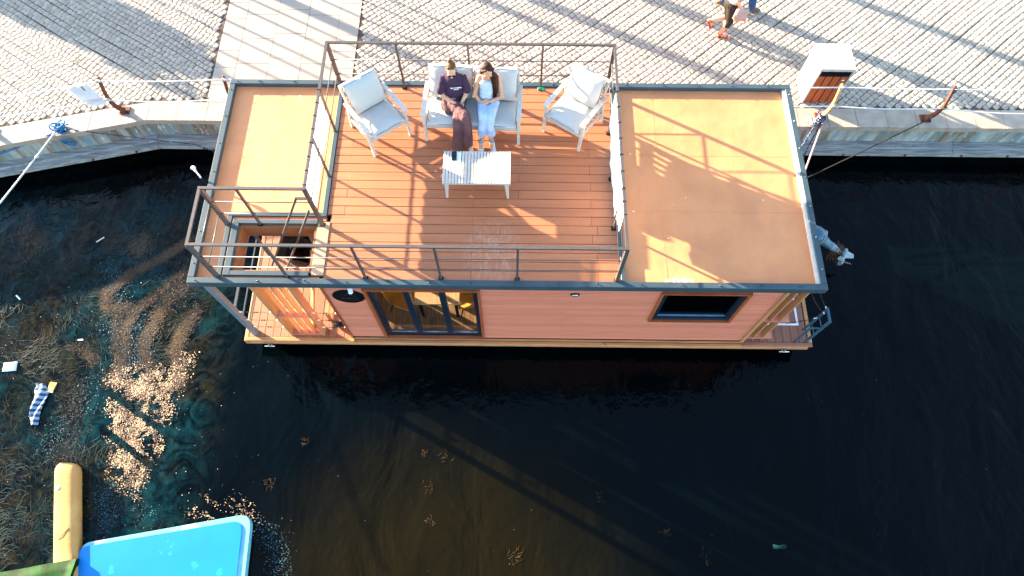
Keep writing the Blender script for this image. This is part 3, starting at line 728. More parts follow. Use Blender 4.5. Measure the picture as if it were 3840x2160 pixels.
# ---- cabin walls
XL, XR, YF, YB = 1.77, 8.36, .10, 3.28
doorX0, doorX1, doorZ0, doorZ1 = 2.36, 3.97, -2.41, -.41
winX0, winX1, winZ0, winZ1 = 6.65, 7.87, -1.49, -.43
wall = P('front_wall', MB().box(XL, doorX0, YF+.022, YF+.12, ZD, -.30).box(doorX1, winX0, YF+.022, YF+.12, ZD, -.30).box(winX1, XR, YF+.022, YF+.12, ZD, -.30)
         .box(doorX0, doorX1, YF+.022, YF+.12, doorZ1, -.30).box(winX0, winX1, YF+.022, YF+.12, winZ1, -.30).box(winX0, winX1, YF+.022, YF+.12, ZD, winZ0)
         .box(doorX0, doorX1, YF+.022, YF+.12, ZD, doorZ0), m_inwall)
z = ZD+.005; r_ = 0
while z < -.15:
    z1 = min(z+.116, -.137)
    ivs = [(XL, XR)]
    def cut(ivs, a, b):
        out = []
        for p_, q_ in ivs:
            if b <= p_ or a >= q_: out.append((p_, q_)); continue
            if a > p_: out.append((p_, a))
            if b < q_: out.append((b, q_))
        return out
    if z1 > doorZ0 and z < doorZ1: ivs = cut(ivs, doorX0-.04, doorX1+.04)
    if z1 > winZ0 and z < winZ1: ivs = cut(ivs, winX0-.04, winX1+.04)
    if r_ % 3 == 1: ivs = [q for iv in ivs for q in ([(iv[0], 5.3), (5.3, iv[1])] if iv[0] < 5.2 < iv[1] and iv[1] > 5.4 else [iv])]
    for a, b in ivs:
        P('cladding_board', MB().box(a+.001, b-.001, YF+random.uniform(-.001, .001), YF+.0215, z+.0015, z1-.0015), m_clad, wall)
    z = z1; r_ += 1
# corner boards and window/door surrounds
P('corner_board', MB().box(XL-.035, XL, YF-.02, YF+.14, ZD, -.30), m_darkwood, wall)
P('corner_board', MB().box(XR, XR+.05, YF-.03, YF+.14, ZD, -.30), m_wood, wall)
def surround(x0, x1, z0, z1, parent):
    for a in ((x0-.04, x0, z0, z1), (x1, x1+.04, z0, z1)): P('casing', MB().box(a[0], a[1], YF-.03, YF+.05, a[2], a[3]), m_darkwood, parent)
    P('casing', MB().box(x0-.04, x1+.04, YF-.032, YF+.05, z1, z1+.035), m_darkwood, parent)
    P('casing', MB().box(x0-.04, x1+.04, YF-.034, YF+.05, z0-.03, z0), m_darkwood, parent)
dm = MB(); fw = .07
xm = [doorX0, doorX0+.56, doorX0+1.08, doorX1]
for x in (doorX0+fw/2, doorX1-fw/2): dm.box(x-fw/2, x+fw/2, YF+.03, YF+.10, doorZ0, doorZ1)
for x in xm[1:3]: dm.box(x-.045, x+.045, YF+.032, YF+.10, doorZ0+.001, doorZ1-.001)
dm.box(doorX0+fw, doorX1-fw, YF+.034, YF+.098, doorZ0, doorZ0+.08); dm.box(doorX0+fw, doorX1-fw, YF+.034, YF+.098, doorZ1-.06, doorZ1)
gdoor = P('glass_door', dm, m_frame); surround(doorX0, doorX1, doorZ0, doorZ1, gdoor)
for a, b in zip(xm[:-1], xm[1:]):
    a2 = a+.045 if a > doorX0 else a+fw; b2 = b-.045 if b < doorX1 else b-fw
    P('pane', MB().box(a2, b2, YF+.060, YF+.066, doorZ0+.08, doorZ1-.06), m_glass, gdoor)
    P('glazing_bead', MB().box(a2, b2, YF+.045, YF+.059, doorZ0+.081, doorZ0+.094), m_steel, gdoor)
wm = MB()
for x in (winX0+fw/2, winX1-fw/2): wm.box(x-fw/2, x+fw/2, YF+.0, YF+.09, winZ0, winZ1)
wm.box(winX0+fw, winX1-fw, YF+.002, YF+.088, winZ0, winZ0+.09); wm.box(winX0+fw, winX1-fw, YF+.002, YF+.088, winZ1-.06, winZ1)
win = P('window', wm, m_frame); surround(winX0, winX1, winZ0, winZ1, win)
P('pane', MB().box(winX0+fw, winX1-fw, YF+.055, YF+.061, winZ0+.09, winZ1-.06), m_glass2, win)
P('glazing_bead', MB().box(winX0+fw, winX1-fw, YF+.03, YF+.054, winZ0+.091, winZ0+.10), M('blue_steel_bead', (.10, .22, .32), rough=.3), win)
m_curt = M('dusky_curtain', (.10, .14, .18), (.05, .08, .11), scale=3, rough=.9, stretch=(8, 1, 1))
cu = MB(); V = []; n = 24
for j in (0, 1):
    for i in range(n+1): V.append((winX0+.75+.4*i/n, YF+.17+.02*math.sin(i*1.6), winZ0+.05+j*(winZ1-winZ0)))
cu.add(V, [(i, i+1, n+2+i, n+1+i) for i in range(n)], True); P('curtain', cu, m_curt, win)
# other walls
P('back_wall', MB().box(XL, 2.4, YB, YB+.1, ZD, -.30).box(2.4, 3.4, YB, YB+.1, ZD, -1.75).box(2.4, 3.4, YB, YB+.1, -.5, -.30).box(3.4, XR, YB, YB+.1, ZD, -.30), m_clad)
P('right_wall', MB().box(XR-.1, XR, YF+.12, YB, ZD, -.30), m_clad)
lw = P('left_wall', MB().box(XL, XL+.1, YF+.12, .42, ZD, -.30).box(XL, XL+.1, 2.55, YB, ZD, -.30).box(XL, XL+.1, .42, 2.55, -.52, -.30), m_clad)
for y in (.42, .95, 1.02, 1.78, 2.49): P('door_stile', MB().box(XL+.02, XL+.08, y, y+.06, ZD, -.52), m_frame, lw)
P('partition', MB().box(4.95, 5.02, YF+.12, YB, ZD, -.30), m_inwall)
# porthole emblem plate and lights
t_ = MB(); cx, cz = 2.08, -.655
ring = [(cx+.235*math.cos(a), cz+.235*math.sin(a)) for a in np.linspace(0, 2*math.pi, 41)[:-1]]
V = [(x, YF-.012, z) for x, z in ring]+[(x, YF+.001, z) for x, z in ring]+[(x, YF-.012, z) for x, z in ((cx+.225*math.cos(a), cz+.225*math.sin(a)) for a in np.linspace(0, 2*math.pi, 41)[:-1])]+[(cx+.225*math.cos(a), YF-.009, cz+.225*math.sin(a)) for a in np.linspace(0, 2*math.pi, 41)[:-1]]
n = 40; F = [(i, (i+1) % n, n+(i+1) % n, n+i) for i in range(n)]+[(2*n+i, 2*n+(i+1) % n, (i+1) % n, i) for i in range(n)]+[(3*n+i, 3*n+(i+1) % n, 2*n+(i+1) % n, 2*n+i) for i in range(n)]+[tuple(3*n+i for i in range(n-1, -1, -1))]
emb = P('round_plate', t_.add(V, F), m_black)
ln = MB()
pts = [(-.10, -.04), (-.10, .02), (0, .09), (.10, .02), (.10, -.04), (-.10, -.04)]
ln.tube([(cx+a, YF-.0135, cz+b) for a, b in pts], .003, 4)
ln.tube([(cx-.14, YF-.0135, cz-.075), (cx-.05, YF-.0135, cz-.06), (cx+.05, YF-.0135, cz-.08), (cx+.14, YF-.0135, cz-.065)], .003, 4)
P('house_emblem', ln, M('faint_grey_print', (.035, .037, .04)), emb)
l1 = P('wall_light', MB().ell((5.38, YF-.005, -.50), (.072, .02, .05), nu=20), m_black); P('lens', MB().ell((5.38, YF-.022, -.50), (.05, .014, .033), nu=16), m_steel, l1)
l1 = P('wall_light', MB().box(2.13, 2.19, YF-.03, YF, -.42, -.34), m_white_plastic); P('lens', MB().ell((2.16, YF-.04, -.42), (.036, .03, .03)), m_white_plastic, l1)

# ---- hull, lower decks
P('hull', MB().box(.12, 9.35, .16, 3.4, -3.25, -2.62), m_pontoon)
P('hull_skirt', MB().box(-.02, 9.5, .06, 3.46, -2.62, ZD-.045), m_black)
P('side_beam', MB().cbox(.0, 9.52, -.010, .058, -2.565, ZD-.03, .012), m_fascia)
P('side_beam', MB().cbox(-.075, 1.79, .005, .075, ZD-.029, ZD+.005, .008), m_woodx)
P('side_beam', MB().cbox(8.40, 9.58, .005, .075, ZD-.029, ZD+.005, .008), M('red_brown_edge_board', (.30, .11, .06), scale=5, rough=.5))
P('end_beam', MB().cbox(-.085, -.02, .0, 3.46, -2.60, ZD+.004, .008), m_woodx)
P('end_beam', MB().cbox(9.522, 9.585, .08, 3.46, -2.60, ZD+.004, .008), m_woodx)
x = -.018
ld = P('lower_deck_frame', MB().box(-.019, 1.77, .08, 3.46, ZD-.044, ZD-.025), m_black)
while x < 1.74:
    x1 = min(x+.1365, 1.768); P('deck_board', MB().cbox(x, x1-.006, .078, 3.45, ZD-.024, ZD+random.uniform(-.001, .001), .003), m_decky, ld); x += .1365
rd = P('lower_deck_frame', MB().box(8.41, 9.52, .08, 3.46, ZD-.044, ZD-.025), m_black)
x = 8.415; m_deckr = deck_mat('shaded_end_composite_board', 'y', (.27, .105, .06), (.22, .08, .045))  # darker copy of the lower deck boards, shade put into its colour
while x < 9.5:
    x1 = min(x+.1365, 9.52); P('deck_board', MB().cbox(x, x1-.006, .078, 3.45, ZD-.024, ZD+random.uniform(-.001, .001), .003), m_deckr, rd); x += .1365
P('wall_beam', MB().box(1.79, 8.40, .06, .085, ZD-.03, ZD-.002), m_woodx)
for cx in (.35, 9.1):
    c_ = P('mooring_cleat', MB().tube([(cx-.085, -.075, -2.50), (cx+.085, -.075, -2.50)], .010, 7), m_steel)
    for dx in (-.03, .03): P('cleat_leg', MB().tube([(cx+dx*.6, -.016, -2.52), (cx+dx, -.072, -2.50)], .008, 6), m_steel, c_)
# ---- supports, screens and shelves
ss = P('added_shade_screen', MB().box(.062, .075, 2.55, 3.19, ZD+.05, -.31), m_black)  # board screen added to keep sun off the lower deck
yy_ = 2.55
while yy_ < 3.18:
    P('screen_board', MB().box(.0755, .098, yy_, min(yy_+.118, 3.19)-.004, ZD+.05, -.31), m_wood, ss); yy_ += .118
P('corner_column', MB().box(.06, .14, .10, .19, ZD, -.30), M('blue_grey_painted_column', (.13, .15, .17), rough=.45))
P('corner_column', MB().box(.06, .14, 3.2, 3.29, ZD, -.30), MATS['blue_grey_painted_column'])
P('post_beam', MB().box(1.44, 1.50, .95, 1.03, ZD, -.30), MATS['blue_grey_painted_column'])
def lrail(y0, y1):
    rr = P('deck_rail', MB().box(.07, .11, y0, y1, -1.47, -1.44), m_trim)
    P('rail_bar', MB().box(.08, .10, y0, y1, -1.82, -1.80), m_trim, rr); P('rail_bar', MB().box(.08, .10, y0, y1, -2.12, -2.10), m_trim, rr)
    P('rail_post', MB().box(.07, .11, y1, y1+.04, ZD, -1.44), m_trim, rr)
lrail(.191, 1.62)
sc = P('slat_screen', MB().box(.70, .735, .11, .26, ZD, -.30).box(1.25, 1.285, .11, .26, ZD, -.30), m_wood)
for x in (.865, .99, 1.115): P('slat', MB().box(x-.008, x+.008, .13, .215, ZD+.02, -.301), m_wood, sc)
for zz in (ZD+.02, -1.60): P('shelf', MB().box(.735, 1.25, .115, .255, zz-.018, zz), m_clad, sc)
sc = P('slat_screen', MB().box(8.41, 8.43, .105, .24, ZD, -.30), m_wood)
for x in (8.56, 8.72): P('slat', MB().box(x-.010, x+.010, .115, .23, ZD+.02, -.301), m_wood, sc)
for zz in (-2.35, -1.56): P('shelf', MB().box(8.43, 8.87, .11, .235, zz-.018, zz), m_clad, sc)
# elastic cords with knots
for x0, x1, zz in ((.14, .70, -1.47), (.14, .70, -1.82), (.14, .70, -2.14), (1.29, 1.74, -1.48), (1.29, 1.74, -1.80), (1.29, 1.74, -2.13)):
    c_ = P('safety_cord', MB().tube(sag((x0, .15, zz), (x1, .15, zz), .02, 8), .0042, 5), m_weed)
    xm_ = (x0+x1)/2
    P('cord_knot', MB().ell((xm_-.02, .15, zz-.02), (.018, .014, .014), nu=8, nv=5).ell((xm_+.02, .15, zz-.02), (.018, .014, .014), nu=8, nv=5), m_weed, c_)
    P('cord_hook', MB().tube([(x0+.005, .15, zz), (x0+.07, .148, zz-.005)], .011, 6).tube([(x1-.06, .148, zz-.005), (x1-.005, .15, zz)], .011, 6), m_white_plastic, c_)
# things inside the hatch view : slatted bench against the cabin, a box, a fender
t = thing('slatted_bench', 'dark orange slatted bench on the left lower deck beside the cabin wall', 'bench', (1.55, .6, ZD))
for k in range(5): MB().box(1.34+k*.082, 1.40+k*.082, .35, 1.25, ZD+.36, ZD+.385).build('slat', m_wood, t)
for x, y in ((1.36, .38), (1.70, .38), (1.36, 1.20), (1.70, 1.20)): MB().box(x-.02, x+.02, y-.02, y+.02, ZD, ZD+.36).build('leg', m_wood, t)
tag(MB().tube([(1.45, .30, ZD+.06), (1.62, .30, ZD+.06)], .05, 10).build('boat_fender', m_black), 'small black fender lying on the left lower deck in front of the bench', 'fender')
t = thing('open_door_leaf', 'open dark framed door leaf seen down the roof hatch', 'door', (1.2, 2.0, ZD))
dl = MB().bar((.75, 1.95, -.55), (1.72, 1.75, -.55), .05, .08).bar((.75, 1.95, -2.35), (1.72, 1.75, -2.35), .05, .08).bar((.75, 1.95, -.55), (.75, 1.95, -2.35), .06).bar((1.72, 1.75, -.55), (1.72, 1.75, -2.35), .06)
dl.build('frame', m_frame, t); MB().bar((.78, 1.945, -1.45), (1.69, 1.757, -1.45), 1.7, .006, up=(0, 0, 1)).build('pane', m_glass2, t)
t = thing('cardboard_box', 'beige carton with an orange strip below the roof hatch', 'box', (1.2, 1.4, ZD))
MB().box(1.02, 1.34, 1.22, 1.55, ZD+.002, ZD+.62).build('carton', m_beige, t)
MB().box(1.342, 1.346, 1.30, 1.38, ZD+.2, ZD+.6).build('orange_strip', M('orange_tape', (.65, .22, .02)), t)
tag(MB().ell((.78, 1.45, ZD+.36), (.24, .20, .30), nu=20, nv=12).build('kettle_barbecue', M('black_enamel', (.008, .008, .01), rough=.15)), 'glossy black round lidded barbecue on the lower deck under the hatch', 'barbecue')
# right deck : taped hatch outline
ht = MB()
for a in ((8.78, 9.40, .385, .42), (8.78, 9.40, .94, .97), (9.365, 9.40, .42, .94), (8.78, 8.81, .42, .50)): ht.box(a[0], a[1], a[2], a[3], ZD+.0015, ZD+.005)
P('hatch_outline', ht, m_white_plastic)
P('deck_ring', MB().ell((9.12, .53, ZD+.012), (.03, .012, .012), nu=8, nv=5), m_steel)
# boarding gate at the right corner
m_gate = M('blue_painted_steel', (.035, .085, .125), rough=.35)
gt = P('boarding_gate', MB().box(9.455, 9.49, .075, .11, ZD, -1.50).box(9.455, 9.49, .29, .325, ZD, -1.50).box(9.455, 9.49, .075, .325, -1.50, -1.466), m_gate)
P('gate_bar', MB().box(9.28, 9.31, .08, .11, ZD, -1.78).box(9.311, 9.454, .085, .105, -1.80, -1.78), m_gate, gt)
P('gate_bar', MB().tube([(9.472, .11, -1.80), (9.472, .29, -1.80)], .009, 6).tube([(9.472, .11, -2.10), (9.472, .29, -2.10)], .009, 6), m_gate, gt)
for (a, b, s_) in (((9.47, .32, -1.52), (8.78, .75, -.32), .06), ((9.47, .28, -1.62), (8.70, .35, -.33), .10), ((9.47, .30, -1.85), (9.0, .25, -2.0), .03)):
    c_ = P('safety_cord', MB().tube(sag(a, b, s_, 10), .006, 5), m_darkrope)
    v_ = (Vector(b)-Vector(a)).normalized(); P('cord_hook', MB().tube([Vector(a), Vector(a)+v_*.07], .010, 6), m_white_plastic, c_)
    q_ = Vector(a).lerp(Vector(b), .5)+Vector((0, 0, -s_)); P('cord_knot', MB().ell(q_, (.014, .014, .03), nu=7, nv=5), m_darkrope, c_)
P('deck_rail', MB().tube(sag((9.53, 1.0, -2.0), (9.53, 2.6, -2.0), .06), .012, 6), m_darkrope)
# interior
fl = P('cabin_floor', MB().box(XL+.1, XR-.1, YF+.12, YB, ZD+.0, ZD+.018), m_black)
x = 1.875; k = 0
while x < 4.94:
    off = (k % 3)*.4
    for ya, yb in ((.225, 1.1+off), (1.1+off, 3.27)):
        P('floor_plank', MB().box(x, min(x+.118, 4.945)-.002, ya+.001, yb-.001, ZD+.019, ZD+.032), m_oak, fl)
    x += .118; k += 1
ZI = ZD+.032
t = thing('dining_table', 'light oak dining table inside the glazed door of the cabin', 'table', (3.25, .74, ZI))
for k in range(6): MB().box(2.88+k*.122, 3.0+k*.122, .40, 1.08, ZI+.70, ZI+.74).build('top_board', M('light_oak_top', (.50, .32, .16), (.40, .24, .11), scale=6, rough=.4, stretch=(8, .6, 1), vary=.1), t)
for x, y in ((2.95, .48), (3.54, .48), (2.95, 1.0), (3.54, 1.0)): MB().bar((x, y, ZI), (x, y, ZI+.70), .045).build('leg', m_black, t)
def shell_chair(lab, x, y, rz):
    t = thing('shell_chair', lab, 'chair', (0, 0, 0), 'mustard shell chairs at the cabin table')
    s_ = MB(); n = 14; m2 = 8; V = []
    for j in range(m2+1):
        v_ = j/m2
        for i in range(n+1):
            u = -1+2*i/n
            if v_ < .5:   # seat
                yy = -.22+v_*2*.42; zz = .45+.05*abs(u)**3-.02*(1-abs(u))
            else: yy = .20+(v_-.5)*2*.10; zz = .45+(v_-.5)*2*.36
            wdt = .25*(1-.18*max(0, v_-.5)*2)
            V.append((u*wdt, yy-.10*(abs(u)**2.5)*(v_ > .45)*1.0, zz+(.10*abs(u)**3 if .3 < v_ < .7 else 0)))
    F = [(j*(n+1)+i, j*(n+1)+i+1, (j+1)*(n+1)+i+1, (j+1)*(n+1)+i) for j in range(m2) for i in range(n)]
    s_.add(V, F, True); me = s_.mesh('seat_shell'); me.materials.append(m_mustard)
    so_ = link('seat_shell', me, t); md = so_.modifiers.new('s', 'SOLIDIFY'); md.thickness = .016
    for a, b in ((-1, -1), (1, -1), (-1, 1), (1, 1)): MB().tube([(a*.11, b*.10, .43), (a*.22, b*.21, 0)], [.018, .011], 7).build('leg', m_black, t)
    t.location = (x, y, ZI); t.rotation_euler = (0, 0, rz); return t
shell_chair('mustard chair at the left end of the cabin table', 2.64, .68, R(72))
shell_chair('mustard chair at the right end of the cabin table', 3.76, .70, R(-80))

# ================================================================== TERRACE FURNITURE
def pillow(w_, d_, t_, mat_tr, puff=1.0, seed=0, n=18, welt=True):
    """rounded cushion lying in its local xy plane, centred; returns mesh builders (cushion, piping)"""
    mb = MB(); V = []; rr = random.Random(seed)
    ph = [rr.uniform(0, 6.28) for _ in range(4)]
    def prof(u, v_):
        a = max(0, 1-abs(u)**5)**.5*max(0, 1-abs(v_)**5)**.5
        wr = .06*math.sin(u*7+ph[0]+v_*2)*math.sin(v_*6+ph[1])+.03*math.sin(u*15+ph[2])
        return a*(1+.30*puff*(1-u*u)*(1-v_*v_)+wr)
    for sgn in (1, -1):
        for j in range(n+1):
            for i in range(n+1):
                u, v_ = math.sin((-1+2*i/n)*math.pi/2), math.sin((-1+2*j/n)*math.pi/2)
                x_ = u*w_/2*(1-.02*puff*(1-abs(v_))); y_ = v_*d_/2*(1-.03*puff*(1-abs(u)))
                V.append(mat_tr @ Vector((x_, y_, sgn*t_/2*prof(u, v_))))
    N = (n+1)**2; F = []
    for j in range(n):
        for i in range(n):
            a = j*(n+1)+i; F.append((a, a+1, a+n+2, a+n+1)); F.append((N+a+n+1, N+a+n+2, N+a+1, N+a))
    mb.add(V, F, True)
    pp = MB(); pts = []
    m = 40
    for k in range(m+1):
        a = 2*math.pi*k/m; c_, s_ = math.cos(a), math.sin(a); q = (abs(c_)**7+abs(s_)**7)**(-1/7)
        u, v_ = c_*q, s_*q; pts.append(mat_tr @ Vector((u*w_/2*(1-.02*puff*(1-abs(v_)))*1.003, v_*d_/2*(1-.03*puff*(1-abs(u)))*1.003, .3*t_/2+.006*math.sin(a*9+ph[3]))))
    pp.tube(pts, .0045, 5)
    return mb, pp
def lounge(name, lab, cat, width, backs, loc, rz, group=None, seed=1):
    t = thing(name, lab, cat, (0, 0, 0), group); w2 = width/2; dpt = .66
    L = lambda n_, mb, m_=m_white, p_=t: mb.build(n_, m_, p_)
    for sx in (-1, 1):
        x = sx*w2
        L('leg', MB().bar((x, -dpt/2, 0), (x, -dpt/2+.05, .585), .040, .030, w2=.05, h2=.04))
        L('leg', MB().bar((x, dpt/2, 0), (x, dpt/2-.10, .50), .040, .030, w2=.05, h2=.04))
        ar = MB(); ya, yb = -dpt/2-.015, dpt/2-.02
        V = [(x-.034, ya, .592), (x+.034, ya, .592), (x+.027, yb, .555), (x-.027, yb, .555), (x-.034, ya, .615), (x+.034, ya, .615), (x+.027, yb, .578), (x-.027, yb, .578)]
        ar.add(V, [(0, 3, 2, 1), (4, 5, 6, 7), (0, 1, 5, 4), (1, 2, 6, 5), (2, 3, 7, 6), (3, 0, 4, 7)]); L('arm_rest', ar)
        L('side_rail', MB().bar((x, -dpt/2+.03, .325), (x, dpt/2-.03, .25), .028, .05))
    L('front_rail', MB().bar((-w2, -dpt/2+.035, .315), (w2, -dpt/2+.035, .315), .028, .06))
    L('back_rail', MB().bar((-w2, dpt/2-.06, .24), (w2, dpt/2-.06, .24), .028, .05))
    ns = max(4, int(width/.12))
    for k in range(6): L('seat_slat', MB().bar((-w2+.02, -.24+k*.095, .325-k*.011), (w2-.02, -.24+k*.095, .325-k*.011), .05, .014))
    # reclined back frame
    b0, b1 = Vector((0, .20, .30)), Vector((0, .42, .80))
    for sx in (-1, 1): L('back_stile', MB().bar(b0+Vector((sx*(w2-.035), 0, 0)), b1+Vector((sx*(w2-.035), 0, 0)), .03, .04))
    bf = L('back_top_rail', MB().bar(b1+Vector((-w2+.02, 0, -.01)), b1+Vector((w2-.02, 0, -.01)), .03, .045))
    for k in range(4):
        p_ = b0.lerp(b1, .25+k*.19); L('back_slat', MB().bar(p_+Vector((-w2+.05, 0, 0)), p_+Vector((w2-.05, 0, 0)), .012, .04))
    Mx = Matrix.Translation((0, -.055, .395)) @ Matrix.Rotation(R(-4), 4, 'X')
    a, b = pillow(width-.075, .60, .12, Mx, .5, seed); c_ = L('seat_cushion', a, m_cush); L('piping', b, m_pipe, c_)
    bw = (width-.08)/backs
    for k in range(backs):
        cx = -width/2+.04+bw*(k+.5)
        Mx = Matrix.Translation((cx, .235, .665)) @ Matrix.Rotation(R(66+random.uniform(-2, 2)), 4, 'X') @ Matrix.Rotation(R(random.uniform(-2, 2)), 4, 'Z')
        a, b = pillow(bw-.01, .50, .16, Mx, 1.0, seed+k+3); c_ = L('back_cushion', a, m_cush); L('piping', b, m_pipe, c_)
    t.location = loc; t.rotation_euler = (0, 0, rz); return t
ZT = -.020
lounge('lounge_chair', 'white slatted armchair with pale cushions at the left end of the terrace', 'armchair', .63, 1, (2.455, 2.565, ZT), R(37), 'white framed terrace armchairs', 2)
lounge('lounge_chair', 'white armchair with rumpled pale cushions at the right end of the terrace', 'armchair', .63, 1, (5.365, 2.685, ZT), R(-34), 'white framed terrace armchairs', 5)
lounge('lounge_sofa', 'white framed two seat garden sofa under the two seated women', 'sofa', 1.38, 2, (3.865, 2.70, ZT), R(-2.4), None, 9)
t = thing('coffee_table', 'low white slatted coffee table in front of the sofa', 'table', (3.955, 1.64, ZT))
tx0, tx1, ty0, ty1 = 3.475, 4.437, 1.372, 1.905
nsl = 22; wsl = (tx1-tx0)/nsl
for k in range(nsl): MB().cbox(tx0+k*wsl+.0045, tx0+(k+1)*wsl-.0045, ty0, ty1, .385, .42, .003).build('top_slat', m_white, t)
MB().box(tx0+.05, tx1-.05, ty0+.02, ty0+.05, .35, .3845).box(tx0+.05, tx1-.05, ty1-.05, ty1-.02, .35, .3845).build('apron', m_white, t)
for x, xo in ((tx0+.06, -.02), (tx1-.06, .02)):
    for y in (ty0+.035, ty1-.035): MB().bar((x, y, .3845), (x+xo, y, ZT), .06, .03, up=(0, 1, 0), w2=.03, h2=.022).build('leg', m_white, t)
tag(MB().cbox(-.036, .036, -.075, .075, 0, .009, .002, Matrix.Translation((3.63, 1.82, .4235)) @ Matrix.Rotation(R(2), 4, 'Z')).build('phone', m_phone), 'black smartphone lying at the back left corner of the coffee table', 'phone')
tag(MB().cbox(-.04, .04, -.08, .08, 0, .0028, .001, Matrix.Translation((3.685, 1.80, .4205)) @ Matrix.Rotation(R(-3), 4, 'Z')).build('papers', m_paper), 'thin white card lying beside the phone on the coffee table', 'card')

# ================================================================== PEOPLE
class Body:
    def __init__(s): s.mb = MB()
    def cap(s, p, r, q, r2, n=12):
        p, q = Vector(p), Vector(q); d_ = q-p; L = d_.length
        if L < 1e-5: return s
        d_.normalize(); up = Vector((0, 0, 1)) if abs(d_.z) < .9 else Vector((1, 0, 0))
        sx = d_.cross(up).normalized(); sy = sx.cross(d_); V = []; rings = []
        for k in range(5): a = math.pi/2*(1-k/4); rings.append((p-d_*r*math.sin(a), r*math.cos(a)+1e-4))
        for k in range(5): a = math.pi/2*k/4; rings.append((q+d_*r2*math.sin(a), r2*math.cos(a)+1e-4))
        for c_, rr in rings:
            for i in range(n): t_ = 2*math.pi*i/n; V.append(c_+sx*math.cos(t_)*rr+sy*math.sin(t_)*rr)
        F = [tuple(range(n-1, -1, -1))]
        for k in range(len(rings)-1):
            for i in range(n): j = (i+1) % n; F.append((k*n+i, k*n+j, (k+1)*n+j, (k+1)*n+i))
        F.append(tuple((len(rings)-1)*n+i for i in range(n)))
        s.mb.add(V, F, True); return s
    def chain(s, pts, rs):
        for a, b, r, r2 in zip(pts[:-1], pts[1:], rs[:-1], rs[1:]): s.cap(a, r, b, r2)
        return s
    def ell(s, c, r, rot=None): s.mb.ell(c, r, rot, 16, 12); return s
    def build(s, name, mat, parent, vox=.009, smooth=4, disp=0):
        me = s.mb.mesh(name); o = bpy.data.objects.new('tmp', me); C.objects.link(o)
        m_ = o.modifiers.new('r', 'REMESH'); m_.mode = 'VOXEL'; m_.voxel_size = vox; m_.use_smooth_shade = True
        if smooth: q = o.modifiers.new('s', 'SMOOTH'); q.factor = .5; q.iterations = smooth
        dg = bpy.context.evaluated_depsgraph_get(); dg.update()
        me2 = bpy.data.meshes.new_from_object(o.evaluated_get(dg)); bpy.data.objects.remove(o)
        if disp:
            n = len(me2.vertices); co = np.empty(n*3, np.float32); me2.vertices.foreach_get('co', co); co = co.reshape(-1, 3)
            nr = np.empty(n*3, np.float32); me2.vertices.foreach_get('normal', nr) if False else me2.vertices.foreach_get('normal', nr); nr = nr.reshape(-1, 3)
            d_ = np.array([mnoise.noise(Vector((a*16, b*16, c_*9))) + .5*mnoise.noise(Vector((a*34, b*34, c_*20))) for a, b, c_ in co])
            me2.vertices.foreach_set('co', (co+nr*d_[:, None]*disp).astype(np.float32).ravel())
        me2.polygons.foreach_set('use_smooth', [True]*len(me2.polygons)); me2.update()
        me2.materials.clear(); me2.materials.append(mat); me2.name = name
        return link(name, me2, parent)
def hand(b, wrist, direc, side, size=.155, curl=.4, thumb=1, r0=.0078):
    """palm and five fingers; direc along the hand, side across it (thumb side)"""
    d_ = Vector(direc).normalized(); sd_ = Vector(side).normalized(); nn = d_.cross(sd_).normalized(); w_ = Vector(wrist)
    if nn.z > 0: nn = -nn
    pl = size*.5
    for k in range(4):
        o_ = sd_*(.030-.020*k); b.cap(w_+o_*.45, .0125, w_+d_*pl+o_, .0105)
        L = size*(.46, .50, .46, .36)[k]; p0 = w_+d_*pl+o_
        p1 = p0+(d_+nn*curl*.5).normalized()*L*.45; p2 = p1+(d_+nn*curl*1.4).normalized()*L*.32; p3 = p2+(d_+nn*curl*2.4).normalized()*L*.23
        b.chain([p0, p1, p2, p3], [r0*1.05, r0, r0*.9, r0*.78])
    t0 = w_+d_*pl*.25+sd_*.022; t1 = t0+(d_*.7+sd_*.8).normalized()*size*.22; t2 = t1+(d_+sd_*.15+nn*.4).normalized()*size*.2
    b.chain([t0, t1, t2], [.012, .0095, .0075])
def frame_rot(fwd, up):
    f = Vector(fwd).normalized(); r_ = f.cross(Vector(up)).normalized(); u = r_.cross(f)
    return Matrix((r_, f, u)).transposed()      # columns: right, forward, up
def head(b, c, Rm, s=1.0):
    c = Vector(c); q = lambda x, y, z: c+Rm @ Vector((x*s, y*s, z*s))
    b.ell(q(0, -.008, .022), (.072*s, .088*s, .080*s), Rm)
    b.ell(q(0, .026, -.026), (.056*s, .060*s, .072*s), Rm)
    b.cap(q(0, .060, -.078), .020*s, q(0, .052, -.072), .026*s)          # chin
    b.cap(q(0, .086, .012), .009*s, q(0, .101, -.022), .0125*s)           # nose
    b.cap(q(-.008, .090, -.027), .009*s, q(.008, .090, -.027), .009*s)
    for e in (-1, 1):
        b.ell(q(e*.036, .062, -.018), (.022*s, .022*s, .020*s), Rm)       # cheek
        b.cap(q(e*.018, .083, .020), .009*s, q(e*.045, .070, .020), .008*s)  # brow
        b.ell(q(e*.072, -.008, -.006), (.010*s, .018*s, .028*s), Rm)      # ear
